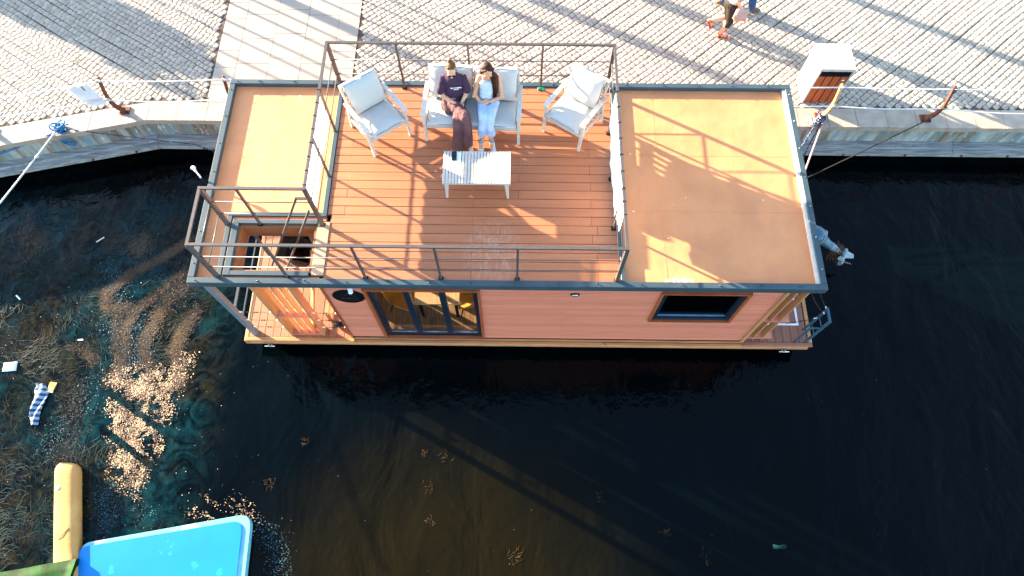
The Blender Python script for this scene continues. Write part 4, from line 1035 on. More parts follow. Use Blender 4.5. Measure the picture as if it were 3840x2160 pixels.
def face_bits(t, c, Rm, s, sun=False):
    c = Vector(c); q = lambda x, y, z: c+Rm @ Vector((x*s, y*s, z*s))
    mb = MB().ell(q(0, .0865, -.050), (.019*s, .006*s, .0055*s), Rm, 10, 6).ell(q(0, .085, -.058), (.016*s, .006*s, .006*s), Rm, 10, 6); mb.build('lips', m_lip, t)
    for e in (-1, 1):
        if sun: continue
        MB().ell(q(e*.029, .0795, .002), (.0125*s, .006*s, .006*s), Rm, 10, 6).build('eye', M('dark_eye', (.06, .02, .012), rough=.4), t)  # each eye is one plain dark brown oval
        MB().bar(q(e*.014, .088, .020), q(e*.046, .076, .021), .004*s, .004*s).build('eyebrow', m_haird, t)
    if sun:
        g_ = MB()
        for e in (-1, 1): g_.ell(q(e*.031, .090, .004), (.029*s, .010*s, .023*s), Rm, 16, 8)
        g_.bar(q(-.012, .098, .010), q(.012, .098, .010), .006*s)
        for e in (-1, 1): g_.bar(q(e*.058, .080, .010), q(e*.076, .0, .006), .006*s)
        g_.build('sunglasses', m_glassdark, t)

# ---- woman in the plum t-shirt
t = thing('person', 'seated woman in plum t-shirt, brown trousers and sunglasses, hair in a bun', 'person', (3.6, 2.7, ZT), 'women sitting on the terrace sofa')
pel, ch, nk = (3.60, 2.73, .54), (3.605, 2.80, .83), (3.60, 2.80, 1.00)
shl, shr = (3.465, 2.80, .915), (3.745, 2.81, .915)
elb_l, wr_l, elb_r, wr_r = (3.435, 2.66, .70), (3.655, 2.55, .635), (3.785, 2.70, .70), (3.725, 2.60, .635)
hc = Vector((3.60, 2.745, 1.125)); hR = frame_rot((.08, -.96, -.30), (0, -.3, .95)); hs = .98
b = Body(); head(b, hc, hR, hs)
b.chain([nk, (3.60, 2.775, 1.06)], [.050, .046]).cap(shl, .045, shr, .045).chain([ch, pel], [.11, .12])
b.chain([shl, elb_l, wr_l], [.046, .036, .024]).chain([shr, elb_r, wr_r], [.046, .036, .024])
hand(b, wr_l, (.75, -.35, -.30), (.2, -.6, .5), .145, .35); hand(b, wr_r, (-.15, -.65, -.55), (-.9, -.2, .1), .145, .45)
hipa, kna, anka = (3.53, 2.69, .54), (3.775, 2.375, .60), (3.81, 2.265, .14)
hipb, knb, ankb = (3.68, 2.68, .53), (3.665, 2.34, .50), (3.64, 2.24, .12)
b.chain([hipa, kna, anka], [.085, .058, .036]).chain([hipb, knb, ankb], [.085, .058, .036])
b.chain([anka, (3.84, 2.17, .04)], [.034, .028]).chain([ankb, (3.63, 2.13, .03)], [.034, .028])
body = b.build('body', m_skin2, t, .0065, 3)
b = Body(); b.ell((3.605, 2.79, .86), (.150, .105, .14)).ell((3.60, 2.75, .70), (.155, .115, .16)).ell((3.60, 2.735, .58), (.165, .125, .10))
b.cap((shl[0], shl[1], shl[2]), .053, (shr[0], shr[1], shr[2]), .053).cap((3.57, 2.80, .955), .060, (3.63, 2.80, .955), .060)
for s0, e0 in ((shl, elb_l), (shr, elb_r)):
    m0 = Vector(s0).lerp(Vector(e0), .72); out = Vector((-.022 if s0 is shl else .022, 0, 0)); b.cap(s0, .052, m0+out, .064)
b.build('tshirt', m_tshirt, t, .009, 3, .008)
b = Body(); b.ell((3.60, 2.72, .535), (.165, .13, .085))
b.chain([hipa, kna], [.10, .080]).chain([kna, (3.80, 2.29, .36), (3.785, 2.26, .16), (3.78, 2.265, .115)], [.080, .070, .086, .090])
b.chain([hipb, knb], [.10, .080]).chain([knb, (3.65, 2.27, .28), (3.635, 2.235, .07)], [.080, .076, .10])
b.cap((3.47, 2.66, .50), .07, (3.52, 2.55, .49), .06)
b.build('trousers', m_trouser, t, .010, 3, .012)
for (ax, tx) in (((3.815, 2.235, .055), (3.865, 2.11, .035)), ((3.64, 2.20, .045), (3.62, 2.07, .03))):
    b = Body(); A_, T_ = Vector(ax), Vector(tx); b.chain([A_+Vector((0, .03, -.015)), A_.lerp(T_, .5), T_], [.038, .036, .030]); b.cap(A_+Vector((0, .01, .03)), .036, A_, .036)
    sh = b.build('sneaker', m_pink, t, .006, 2); 
    b = Body(); b.chain([A_+Vector((0, .035, -.042)), A_.lerp(T_, .5)+Vector((0, 0, -.032)), T_+Vector((0, -.004, -.022))], [.026, .026, .024]); b.build('sole', m_white_plastic, sh, .006, 1)
    lc = MB()
    for k in range(4): p_ = A_.lerp(T_, .25+k*.13)+Vector((0, 0, .036)); lc.bar(p_-Vector((.016, 0, 0)), p_+Vector((.016, 0, 0)), .005)
    lc.build('laces', m_white_plastic, sh)
b = Body(); q = lambda x, y, z: hc+hR @ Vector((x*hs, y*hs, z*hs))
b.ell(q(0, -.036, .040), (.079*hs, .086*hs, .078*hs), hR).cap(q(0, -.07, -.02), .045, q(0, -.085, .03), .05).cap(q(-.035, .012, .086), .022, q(.035, .012, .086), .022)
for e in (-1, 1): b.cap(q(e*.068, .02, .04), .014, q(e*.062, -.02, -.01), .018)
b.build('hair', m_hairb, t, .006, 2, .005)
b = Body(); b.ell(q(0, -.075, .105), (.034, .034, .032), hR).ell(q(.012, -.085, .122), (.024, .024, .022), hR); b.build('hair_bun', m_hairb, t, .005, 1, .006)
MB().tube([q(0, -.06, .085)+Vector((.026*math.cos(a), .016*math.sin(a), .006*math.sin(a))) for a in np.linspace(0, 6.28, 12)], .007, 6).build('hair_tie', M('dusky_pink_elastic', (.32, .14, .14)), t)
face_bits(t, hc, hR, hs, True)
MB().tube([Vector(wr_r)+Vector((.030*math.cos(a), .022*math.sin(a), .012*math.sin(a)+.012)) for a in np.linspace(0, 6.28, 14)], .0035, 5).build('bracelet', m_black, t)
# print on the shirt
def print_text(txt, size, loc, rot, par, mat):
    cu_ = bpy.data.curves.new('print', 'FONT'); cu_.body = txt; cu_.size = size; cu_.align_x = 'CENTER'; cu_.extrude = .0012; cu_.offset = .0006
    o_ = bpy.data.objects.new('tmp', cu_); C.objects.link(o_); dg = bpy.context.evaluated_depsgraph_get(); dg.update()
    me = bpy.data.meshes.new_from_object(o_.evaluated_get(dg)); bpy.data.objects.remove(o_)
    me.transform(Matrix.Translation(loc) @ rot); me.materials.clear(); me.materials.append(mat); return link('shirt_print', me, par)
m_print = M('white_shirt_print', (.8, .8, .85), rough=.6)
rotp = Matrix.Rotation(R(6), 4, 'Z') @ Matrix.Rotation(R(80), 4, 'X')
print_text('los angeles', .036, Vector((3.650, 2.668, .842)), rotp, t, m_print)
print_text('california', .020, Vector((3.650, 2.662, .820)), rotp, t, m_print)

# ---- woman in pale blue with long hair
t = thing('person', 'seated woman with long dark hair in pale blue strap top and pale trousers', 'person', (4.1, 2.7, ZT), 'women sitting on the terrace sofa')
hc = Vector((4.10, 2.735, 1.125)); hR = frame_rot((.12, -.90, -.42), (0, -.4, .9)); hs = .97
shl, shr = (3.975, 2.81, .91), (4.24, 2.82, .91)
elb_l, wr_l, elb_r, wr_r = (3.90, 2.70, .68), (4.005, 2.60, .60), (4.295, 2.67, .67), (4.115, 2.60, .645)
pel = (4.09, 2.73, .54)
b = Body(); head(b, hc, hR, hs)
b.chain([(4.10, 2.80, .99), (4.10, 2.77, 1.05)], [.046, .043]).cap(shl, .042, shr, .042).chain([(4.10, 2.80, .82), pel], [.085, .095]).ell((4.105, 2.80, .90), (.13, .060, .065))
b.chain([shl, elb_l, wr_l], [.043, .034, .023]).chain([shr, elb_r, wr_r], [.043, .034, .023])
hand(b, wr_l, (.62, -.42, -.42), (-.4, -.6, .4), .145, .3); hand(b, wr_r, (-.88, -.12, -.12), (.0, .6, .5), .145, .5)
hipa, kna, anka = (4.02, 2.68, .53), (4.035, 2.385, .575), (3.995, 2.275, .13)
hipb, knb, ankb = (4.17, 2.68, .53), (4.125, 2.39, .555), (4.135, 2.30, .13)
for ch_ in ((hipa, kna, anka), (hipb, knb, ankb)): b.chain(ch_, [.082, .055, .033])
b.chain([anka, (3.99, 2.17, .04)], [.032, .026]).chain([ankb, (4.16, 2.19, .04)], [.032, .026])
b.build('body', m_skin, t, .0065, 3)
b = Body(); b.ell((4.105, 2.78, .80), (.135, .112, .10)).ell((4.10, 2.765, .72), (.130, .115, .13)).ell((4.095, 2.75, .62), (.142, .125, .11))
b.cap((4.03, 2.742, .872), .050, (4.18, 2.742, .872), .050)
b.build('top', m_top, t, .008, 3, .007)
for x in (4.025, 4.185): MB().tube([(x, 2.705, .875), (x+.002, 2.715, .93), (x+.004, 2.765, .965), (x, 2.83, .94)], .0055, 5).build('strap', m_top, t)
b = Body(); b.ell((4.095, 2.72, .53), (.150, .12, .08)); b.chain([hipa, kna, (4.01, 2.32, .38)], [.092, .072, .060]).chain([hipb, knb, (4.125, 2.335, .38)], [.092, .072, .060])
for a_, x in (((4.01, 2.32, .38), 4.00), ((4.135, 2.335, .38), 4.14)):
    for dx in (-.032, 0, .032): b.cap(a_, .055, (x+dx, 2.285+abs(dx)*.2, .275-.02*(dx == 0)+(.02 if dx else 0)), .035)
b.build('trousers', m_jeans, t, .009, 3, .008)
for (ax, tx) in (((3.99, 2.255, .065), (3.985, 2.13, .038)), ((4.145, 2.275, .065), (4.185, 2.15, .038))):
    b = Body(); A_, T_ = Vector(ax), Vector(tx); b.chain([A_+Vector((0, .03, -.025)), A_.lerp(T_, .5)-Vector((0, 0, .008)), T_], [.040, .038, .033]); b.chain([A_, A_+Vector((0, .015, .06))], [.040, .043])
    sh = b.build('sneaker', m_sneak, t, .006, 2)
    b = Body(); b.chain([A_+Vector((0, .035, -.052)), A_.lerp(T_, .5)+Vector((0, 0, -.040)), T_+Vector((0, -.004, -.026))], [.028, .028, .026]); b.build('sole', m_white_plastic, sh, .006, 1)
    lc = MB()
    for k in range(6): p_ = A_.lerp(T_, .02+k*.12)+Vector((0, -.004, .044-.003*k)); lc.bar(p_-Vector((.018, 0, 0)), p_+Vector((.018, 0, 0)), .006)
    lc.build('laces', m_white_plastic, sh)
    MB().tube([A_+Vector((.040*math.cos(a), .015+.038*math.sin(a), .088)) for a in np.linspace(0, 6.28, 14)], .009, 6).build('collar', M('grey_shoe_collar', (.22, .24, .27), rough=.8), sh)
q = lambda x, y, z: hc+hR @ Vector((x*hs, y*hs, z*hs))
b = Body(); b.ell(q(0, -.038, .036), (.081*hs, .088*hs, .080*hs), hR)
for e in (-1, 1): b.chain([q(e*.022, .022, .094), q(e*.070, .012, .045), q(e*.078, -.03, -.03)], [.016, .018, .026])
b.chain([q(.06, -.02, .0), (4.185, 2.76, 1.0), (4.20, 2.715, .90), (4.21, 2.690, .80), (4.215, 2.675, .70)], [.040, .040, .036, .032, .014])
b.chain([q(.03, -.06, -.02), (4.205, 2.78, .98), (4.225, 2.74, .86), (4.225, 2.70, .76)], [.045, .038, .028, .012])
b.chain([q(-.04, -.05, -.02), (4.02, 2.84, 1.0), (4.0, 2.87, .93)], [.04, .034, .02])
b.build('hair', m_haird, t, .006, 3, .006)
mb = MB()
for k in range(34):
    x0_ = 4.185+random.uniform(-.03, .045); mb.tube([(x0_-.02, 2.73, 1.02), (x0_, 2.70+random.uniform(-.01, .01), .90), (x0_+.012+random.uniform(-.012, .012), 2.672+random.uniform(-.01, .012), .77), (x0_+.01+random.uniform(-.02, .02), 2.655, .66+random.uniform(-.03, .05))], .0028, 4)
for k in range(12): mb.tube([q(-.07, -.02, .01), q(-.13-random.uniform(0, .04), -.04, .02+random.uniform(-.02, .03)), q(-.20-random.uniform(0, .06), -.07, .03+random.uniform(-.03, .05))], [.003, .002, .001], 4)
mb.build('loose_strands', m_haird, t)
face_bits(t, hc, hR, hs)
MB().tube([Vector(wr_r)+Vector((.045, .01, .004))+Vector((.006*math.cos(a), .026*math.cos(a), .026*math.sin(a))) for a in np.linspace(0, 6.28, 14)], .004, 5).build('bracelet', M('cream_bead', (.7, .62, .5)), t)
tag(MB().cbox(-.07, .07, -.035, .035, 0, .009, .002, Matrix.Translation((4.085, 2.555, .588)) @ Matrix.Rotation(R(-14), 4, 'Z') @ Matrix.Rotation(R(-12), 4, 'X')).build('phone', m_phone), 'dark smartphone held under the hand of the woman in pale blue', 'phone')

# ---- walking woman at the top of the picture
t = thing('person', 'walking woman in navy striped top, black leggings and red sandals', 'person', (8.6, 6.4, ZQ), 'pedestrians striding past on the cobbles')
hipa, kna, anka = (8.60, 6.40, -1.19), (8.66, 6.38, -1.585), (8.565, 6.39, -1.90)
hipb, knb, ankb = (8.56, 6.52, -1.19), (8.64, 6.50, -1.57), (8.36, 6.50, -1.67)
b = Body(); hc = Vector((8.72, 6.44, -.46)); hR = frame_rot((1, 0, -.1), (0, 0, 1)); head(b, hc, hR, 1.0)
b.chain([(8.66, 6.45, -.68), (8.70, 6.45, -.56)], [.052, .046]).chain([(8.65, 6.45, -.85), (8.60, 6.45, -1.15)], [.12, .12]).cap((8.66, 6.30, -.70), .045, (8.66, 6.60, -.70), .045)
b.chain([(8.66, 6.28, -.72), (8.60, 6.25, -.98), (8.74, 6.24, -1.13)], [.045, .036, .025]).chain([(8.66, 6.62, -.72), (8.70, 6.66, -.97), (8.84, 6.62, -1.10)], [.045, .036, .025])
hand(b, (8.74, 6.24, -1.13), (.7, 0, -.5), (0, .3, .8), .15, .5); hand(b, (8.84, 6.62, -1.10), (.8, 0, -.4), (0, -.4, .7), .15, .4)
b.chain([hipa, kna, anka], [.09, .060, .038]).chain([hipb, knb, ankb], [.09, .058, .038]); b.ell(Vector(kna).lerp(Vector(anka), .35)+Vector((-.02, 0, 0)), (.055, .05, .11)); b.ell(Vector(knb).lerp(Vector(ankb), .35)+Vector((0, 0, -.015)), (.11, .05, .052))
b.chain([anka, (8.60, 6.385, -1.955), (8.73, 6.36, -1.975)], [.036, .030, .024])
for k in range(5): b.cap((8.72, 6.375-.016*k+.01, -1.972), .011, (8.775-.008*abs(k-1), 6.368-.018*k+.01, -1.980), .009)
b.cap(anka, .03, (8.535, 6.395, -1.965), .028)
b.chain([ankb, (8.335, 6.50, -1.735), (8.375, 6.50, -1.84)], [.035, .030, .024])
for k in range(5): b.cap((8.375, 6.53-.016*k, -1.835), .011, (8.395, 6.53-.016*k, -1.875), .009)
b.cap(ankb, .03, (8.285, 6.50, -1.68), .028)
b.build('body', m_skin2, t, .008, 3)
b = Body(); b.ell((8.60, 6.45, -1.17), (.145, .175, .13)); b.chain([hipa, kna], [.112, .076]).chain([hipb, knb, Vector(knb).lerp(Vector(ankb), .12)], [.112, .074, .062]).cap(kna, .076, Vector(kna).lerp(Vector(anka), .30), .066)
b.build('leggings', m_blackcloth, t, .010, 2, .004)
b = Body(); b.ell((8.65, 6.45, -.84), (.135, .185, .19)).ell((8.62, 6.45, -1.03), (.15, .185, .14)).cap((8.66, 6.29, -.72), .06, (8.66, 6.61, -.72), .06).cap((8.66, 6.28, -.74), .06, (8.62, 6.26, -.88), .06).cap((8.66, 6.62, -.74), .06, (8.69, 6.65, -.88), .06)
b.build('striped_top', m_stripe, t, .010, 2, .006)
b = Body(); b.ell(hc+Vector((-.02, 0, .035)), (.095, .085, .09)).chain([hc+Vector((-.07, 0, 0)), hc+Vector((-.11, 0, -.15))], [.06, .03]); b.build('hair', m_hairb, t, .008, 2, .006)
face_bits(t, hc, hR, 1.0)
for pts_, rr, up_ in (([(8.505, 6.395, -1.988), (8.62, 6.385, -1.990), (8.79, 6.355, -1.991)], (.036, .034, .040), 0), ([(8.27, 6.50, -1.70), (8.315, 6.50, -1.77), (8.365, 6.50, -1.90)], (.034, .032, .036), 1)):
    sl = MB().tube(pts_, list(rr), 10, squash=.35 if not up_ else .5).build('sandal', m_redsandal, t)
for c_, ax_, r_ in (((8.565, 6.39, -1.915), 'z', .044), ((8.70, 6.366, -1.972), 'x', .040), ((8.345, 6.50, -1.70), 'd', .043), ((8.372, 6.50, -1.83), 'z', .038)):
    pts_ = []
    for a in np.linspace(0, 2*math.pi, 16):
        u, v_ = r_*math.cos(a), r_*math.sin(a)
        pts_.append(Vector(c_)+{'z': Vector((u, v_, .2*u)), 'x': Vector((.25*v_, u, v_*.8)), 'd': Vector((u*.6, v_, -u*.6))}[ax_])
    MB().tube(pts_, .012, 6, squash=.5).build('sandal_strap', m_redsandal, t)
t = thing('handbag', 'grey and coral shoulder bag hanging at the side of the striped woman', 'bag', (8.74, 6.27, -1.25))
MB().cbox(8.66, 8.88, 6.20, 6.29, -1.36, -1.13, .02).build('pouch', m_greyfab, t)
MB().cbox(8.655, 8.885, 6.192, 6.298, -1.40, -1.3605, .005).build('coral_base', m_coral, t)
MB().tube([(8.67, 6.25, -1.13), (8.66, 6.30, -.9), (8.66, 6.33, -.66), (8.70, 6.30, -.9), (8.87, 6.25, -1.13)], .008, 5).build('shoulder_strap', m_greyfab, t)
tm = MB()
for k in range(10): tm.tube([(8.645, 6.24, -1.14), (8.64+random.uniform(-.02, .02), 6.22+random.uniform(-.02, .02), -1.36)], .004, 4)
tm.build('cream_tassel', M('cream_cotton', (.65, .58, .48)), t)

# ---- man behind her
t = thing('person', 'man in blue jeans and brown shoes striding beyond the striped woman', 'person', (9.0, 7.15, ZQ), 'pedestrians striding past on the cobbles')
hipa, kna, anka = (9.03, 7.08, -1.10), (9.20, 7.07, -1.52), (9.27, 7.07, -1.90)
hipb, knb, ankb = (9.00, 7.22, -1.10), (8.96, 7.22, -1.55), (8.68, 7.22, -1.86)
b = Body(); hc = Vector((9.08, 7.15, -.28)); hR = frame_rot((1, 0, 0), (0, 0, 1)); head(b, hc, hR, 1.05)
b.chain([(9.04, 7.15, -.5), (9.06, 7.15, -.38)], [.06, .055]).chain([(9.03, 7.15, -.7), (9.01, 7.15, -1.05)], [.13, .13]).cap((9.04, 6.98, -.54), .055, (9.04, 7.32, -.54), .055)
b.chain([(9.04, 6.95, -.56), (8.95, 6.92, -.85), (9.06, 6.90, -1.08)], [.055, .042, .030]).chain([(9.04, 7.35, -.56), (9.12, 7.38, -.85), (9.30, 7.36, -1.02)], [.055, .042, .030])
hand(b, (9.06, 6.90, -1.08), (.5, 0, -.8), (.5, .3, .3), .17, .5); hand(b, (9.30, 7.36, -1.02), (.8, 0, -.5), (.3, -.4, .5), .17, .5)
b.chain([hipa, kna, anka], [.09, .06, .04]).chain([hipb, knb, ankb], [.09, .06, .04]).cap(anka, .035, (9.36, 7.07, -1.965), .028).cap(ankb, .035, (8.70, 7.22, -1.95), .028)
b.build('body', m_skin, t, .009, 3)
b = Body(); b.ell((9.01, 7.15, -1.08), (.15, .18, .14)); b.chain([hipa, kna, Vector(anka)+Vector((0, 0, .02))], [.115, .085, .075]).chain([hipb, knb, Vector(ankb)+Vector((.02, 0, .02))], [.115, .085, .072]); b.build('jeans', m_denim, t, .010, 2, .010)
b = Body(); b.ell((9.03, 7.15, -.72), (.15, .20, .22)).ell((9.02, 7.15, -.95), (.15, .19, .14)).cap((9.04, 6.97, -.56), .075, (9.04, 7.33, -.56), .075).cap((9.04, 6.95, -.58), .07, (8.97, 6.93, -.78), .066).cap((9.04, 7.35, -.58), .07, (9.10, 7.37, -.78), .066); b.build('shirt', M('white_cotton_shirt', (.6, .6, .6), rough=.9), t, .012, 2, .008)
b = Body(); b.ell(hc+Vector((-.015, 0, .04)), (.10, .088, .085)); b.build('hair', m_haird, t, .009, 2, .004)
for A_, T_ in ((Vector((9.27, 7.07, -1.95)), Vector((9.44, 7.06, -1.965))), (Vector((8.65, 7.22, -1.90)), Vector((8.72, 7.22, -1.975)))):
    b = Body(); b.chain([A_+Vector((-.04, 0, -.01)), A_.lerp(T_, .5), T_], [.042, .042, .034]).cap(A_, .044, A_+Vector((0, 0, .04)), .044); b.build('shoe', m_brownshoe, t, .008, 2)
face_bits(t, hc, hR, 1.05)

# ================================================================== OUTBOARD MOTOR
t = thing('outboard_motor', 'tilted blue grey outboard motor with pale propeller beyond the right end of the boat', 'outboard motor', (9.7, 2.2, -2.5))
ax = Vector((.66, -.34, -.20)).normalized(); o0 = Vector((9.93, 2.02, -2.28)); Rm = frame_rot(ax, (0, 0, 1))
q = lambda x, y, z: o0+Rm @ Vector((x, y, z))
b = Body(); b.ell(q(0, -.05, .06), (.15, .19, .13), Rm).ell(q(0, -.16, .05), (.14, .15, .12), Rm); b.build('cowling', m_motor, t, .012, 2)
MB().ell(q(0, .055, .05), (.158, .030, .135), Rm, 20, 10).build('cowl_rim', m_motorw, t)
b = Body(); b.chain([q(0, .08, .02), q(0, .20, -.01), q(0, .30, -.02)], [.105, .085, .07]); b.build('mid_housing', m_motor, t, .012, 2)
b = Body(); b.chain([q(0, .28, -.02), q(0, .42, -.03), q(0, .56, -.03)], [.07, .055, .042]).chain([q(-.03, .33, -.02), q(-.02, .40, -.02)], [.05, .045]); b.build('drive_leg', m_motorw, t, .010, 2)
MB().bar(q(-.11, .02, -.05), q(-.10, .34, -.06), .03).bar(q(-.10, .34, -.06), q(-.04, .36, -.03), .04).build('swivel_bracket', m_motorw, t)
b = Body(); b.chain([q(-.11, .60, -.02), q(0, .60, -.02), q(.12, .60, -.02)], [.030, .045, .030]); b.build('gearcase', m_motorw, t, .008, 2)
sk = MB(); P_ = [q(-.10, .60, -.03), q(-.13, .78, -.05), q(-.06, .80, -.05), q(.06, .62, -.03)]
sk.add([p+Vector((0, 0, .010)) for p in P_]+[p-Vector((0, 0, .010)) for p in P_], [(0, 1, 2, 3), (7, 6, 5, 4), (0, 4, 5, 1), (1, 5, 6, 2), (2, 6, 7, 3), (3, 7, 4, 0)]); sk.build('skeg', m_motorw, t)
pr = MB(); hub = q(.15, .61, -.02); xa = Rm @ Vector((1, 0, 0)); ya = Rm @ Vector((0, 1, 0)); za = Rm @ Vector((0, 0, 1))
for k in range(3):
    a = 2*math.pi*k/3+.5; rd = ya*math.cos(a)+za*math.sin(a); tg = -ya*math.sin(a)+za*math.cos(a)
    pts_ = [hub+rd*.02, hub+rd*.06+tg*.045+xa*.02, hub+rd*.13+tg*.035+xa*.02, hub+rd*.15-tg*.005, hub+rd*.11-tg*.035-xa*.02, hub+rd*.05-tg*.03-xa*.015]
    n0 = [p+xa*.004 for p in pts_]; n1 = [p-xa*.004 for p in pts_]
    pr = MB().add(n0+n1, [tuple(range(6)), tuple(range(11, 5, -1))]+[(i, 6+i, 6+(i+1) % 6, (i+1) % 6) for i in range(6)]); pr.build('propeller_blade', m_motorw, t)
MB().tube([hub-xa*.03, hub+xa*.05], [.035, .018], 10).build('propeller_hub', m_motorw, t)
wd = MB()
for k in range(70):
    p_ = q(random.gauss(-.03, .06), random.gauss(.45, .05), random.gauss(0, .03)); e_ = p_+Vector((random.gauss(-.06, .06), random.gauss(-.10, .06), random.uniform(-.2, -.02)))
    wd.tube([p_, p_.lerp(e_, .5)+Vector((random.gauss(0, .02), 0, .02)), e_], .006, 4)
kind(wd.build('tangled_weed', m_weed, t), 'stuff')
MB().bar((9.52, 2.38, -2.50), (9.86, 2.16, -2.40), .05).bar((9.52, 2.02, -2.50), (9.82, 1.98, -2.42), .05).build('transom_bracket', m_gate, t)
MB().cbox(9.50, 9.60, 1.9, 2.5, -2.75, -2.42, .01).build('transom_board', m_black, t)
tag(MB().box(8.87, 8.93, 1.55, 2.35, -.42, -.30).box(8.81, 8.87, 1.6, 1.7, -.40, -.30).build('gutter_box', m_gate), 'blue grey gutter section fixed below the right roof edge', 'gutter')

# ================================================================== FLOATING THINGS, LOWER LEFT
t = thing('yellow_float', 'long yellow rounded plastic float end pointing away at the lower left', 'float', (-2.75, -2.9, ZW))
fx0, fx1 = -2.955, -2.575; fl_ = MB(); prof = []
xc = (fx0+fx1)/2; hw = (fx1-fx0)/2
ys = [-3.95, -3.3, -2.7, -2.2, -2.12, -2.06, -2.02]; ws = [1, 1, 1, 1, .97, .85, .55]; shf = [.50, .33, .17, .04, .02, .01, 0]
V = []; npf = 18
for yy, wv_, s_ in zip(ys, ws, shf):
    for i in range(npf):
        a = 2*math.pi*i/npf; c_, s1 = math.cos(a), math.sin(a); e_ = .55
        V.append((xc+s_+hw*wv_*math.copysign(abs(c_)**e_, c_), yy, ZW+.10+.13*(1 if wv_ > .9 else .85)*math.copysign(abs(s1)**e_, s1)))
F = [(j*npf+i, (j+1)*npf+i, (j+1)*npf+(i+1) % npf, j*npf+(i+1) % npf) for j in range(len(ys)-1) for i in range(npf)]+[tuple((len(ys)-1)*npf+i for i in range(npf)), tuple(range(npf-1, -1, -1))]
fl_.add(V, F, True).build('float_body', m_yellow, t)
MB().tube([(-2.755, -2.42, ZW+.228), (-2.755, -2.42, ZW+.234)], .034, 20).build('round_sticker', M('blue_white_sticker', (.20, .50, .62), (.75, .78, .8), scale=60, lo=.45, hi=.55), t)
tag(MB().bar((-2.42, -3.02, ZW+.231), (-2.50, -3.14, ZW+.236), .006).bar((-2.50, -3.14, ZW+.236), (-2.56, -3.18, ZW+.236), .005).build('twig', m_weed), 'thin dark twig lying on the yellow float', 'twig')
def rounded(poly, rads, n=7):
    out = []
    N = len(poly)
    for i, p in enumerate(poly):
        p = Vector(p); a = Vector(poly[i-1]); b_ = Vector(poly[(i+1) % N]); r_ = rads[i]
        u, v_ = (a-p).normalized(), (b_-p).normalized()
        if r_ <= 0: out.append(tuple(p)); continue
        A_, B2 = p+u*r_, p+v_*r_
        for k in range(n+1): s_ = k/n; out.append(tuple((1-s_)**2*A_+2*s_*(1-s_)*p+s_*s_*B2))
    return out
t = thing('blue_platform', 'bright sky blue floating platform with a pale rounded rim at the bottom left', 'platform', (-.9, -3.6, ZW))
outer = rounded([(-2.22, -3.24), (.36, -2.76), (.50, -5.6), (-1.95, -5.6)], [.14, .22, 0, 0]); 
MB().prism(outer, ZW-.06, ZW+.13).build('hull', m_palerim, t)
inner = rounded([(-2.235, -3.30), (.245, -2.865), (.385, -5.61), (-1.97, -5.61)], [.14, .17, 0, 0])
MB().prism(inner, ZW+.06, ZW+.148).build('blue_deck', m_bluefl, t)
t = thing('green_boat_cover', 'dark green tarpaulin cover at the bottom left corner under the yellow float', 'tarpaulin', (-3, -4, ZW))
mb = MB(); V = []; nx, ny = 20, 10
for j in range(ny+1):
    for i in range(nx+1):
        u, v_ = i/nx, j/ny; x = -4.6+u*2.42; ytop = -3.70+(x+3.43)*.19
        V.append((x, ytop-v_*1.6, ZW+.25+.12*math.sin(min(1, v_*1.2)*math.pi/2)+.015*math.sin(x*9+v_*7)))
F = [(j*(nx+1)+i, (j+1)*(nx+1)+i, (j+1)*(nx+1)+i+1, j*(nx+1)+i+1) for j in range(ny) for i in range(nx)]
V2 = [(x, y, ZW-.05) for x, y, z in V]; N1 = len(V)
F += [tuple(N1+k for k in reversed(f)) for f in F[:]]+[(i, i+1, N1+i+1, N1+i) for i in range(nx)]+[(j*(nx+1)+nx, (j+1)*(nx+1)+nx, N1+(j+1)*(nx+1)+nx, N1+j*(nx+1)+nx)[::-1] for j in range(ny)]
mb.add(V+V2, F, True).build('cover', m_green, t)

# litter on the water
tag(MB().cbox(-.115, .115, -.08, .08, 0, .06, .028, Matrix.Translation((-4.30, -.36, ZW-.02)) @ Matrix.Rotation(R(6), 4, 'Z')).build('plastic_tub', m_white_plastic), 'white rounded plastic tub floating by the left edge', 'tub')
V = []; mb = MB(); nx, ny = 6, 14
for j in range(ny+1):
    for i in range(nx+1):
        u, v_ = -1+2*i/nx, j/ny; wv_ = .14*(1-.55*v_) if v_ > .1 else .08
        V.append((-3.66+.10*v_+u*wv_+.03*math.sin(v_*6), -.66-v_*.72, ZW+.03+.02*math.sin(u*4+v_*9)))
mb.add(V, [(j*(nx+1)+i, (j+1)*(nx+1)+i, (j+1)*(nx+1)+i+1, j*(nx+1)+i+1) for j in range(ny) for i in range(nx)], True)
bag = mb.build('plastic_bag', m_bagstripe); md = bag.modifiers.new('s', 'SOLIDIFY'); md.thickness = .01; tag(bag, 'crumpled navy and white striped plastic bag floating at the left', 'bag')
tag(MB().cbox(-.06, .06, -.09, .09, 0, .02, .005, Matrix.Translation((-3.47, -.72, ZW)) @ Matrix.Rotation(R(-8), 4, 'Z')).build('food_wrapper', M('yellow_cream_wrapper', (.55, .25, .02), (.65, .6, .42), scale=4, lo=.48, hi=.52)), 'small yellow and cream wrapper floating against the striped bag', 'wrapper')
tag(MB().tube([(8.64, -3.16, ZW-.02), (8.74, -3.17, ZW-.01), (8.84, -3.15, ZW-.02)], [.045, .028, .04], 10).build('pale_bottle', M('pale_green_plastic', (.004, .020, .022), rough=.7, spec=.03)), 'pale green bottle floating low in the dark water at the bottom right', 'bottle')
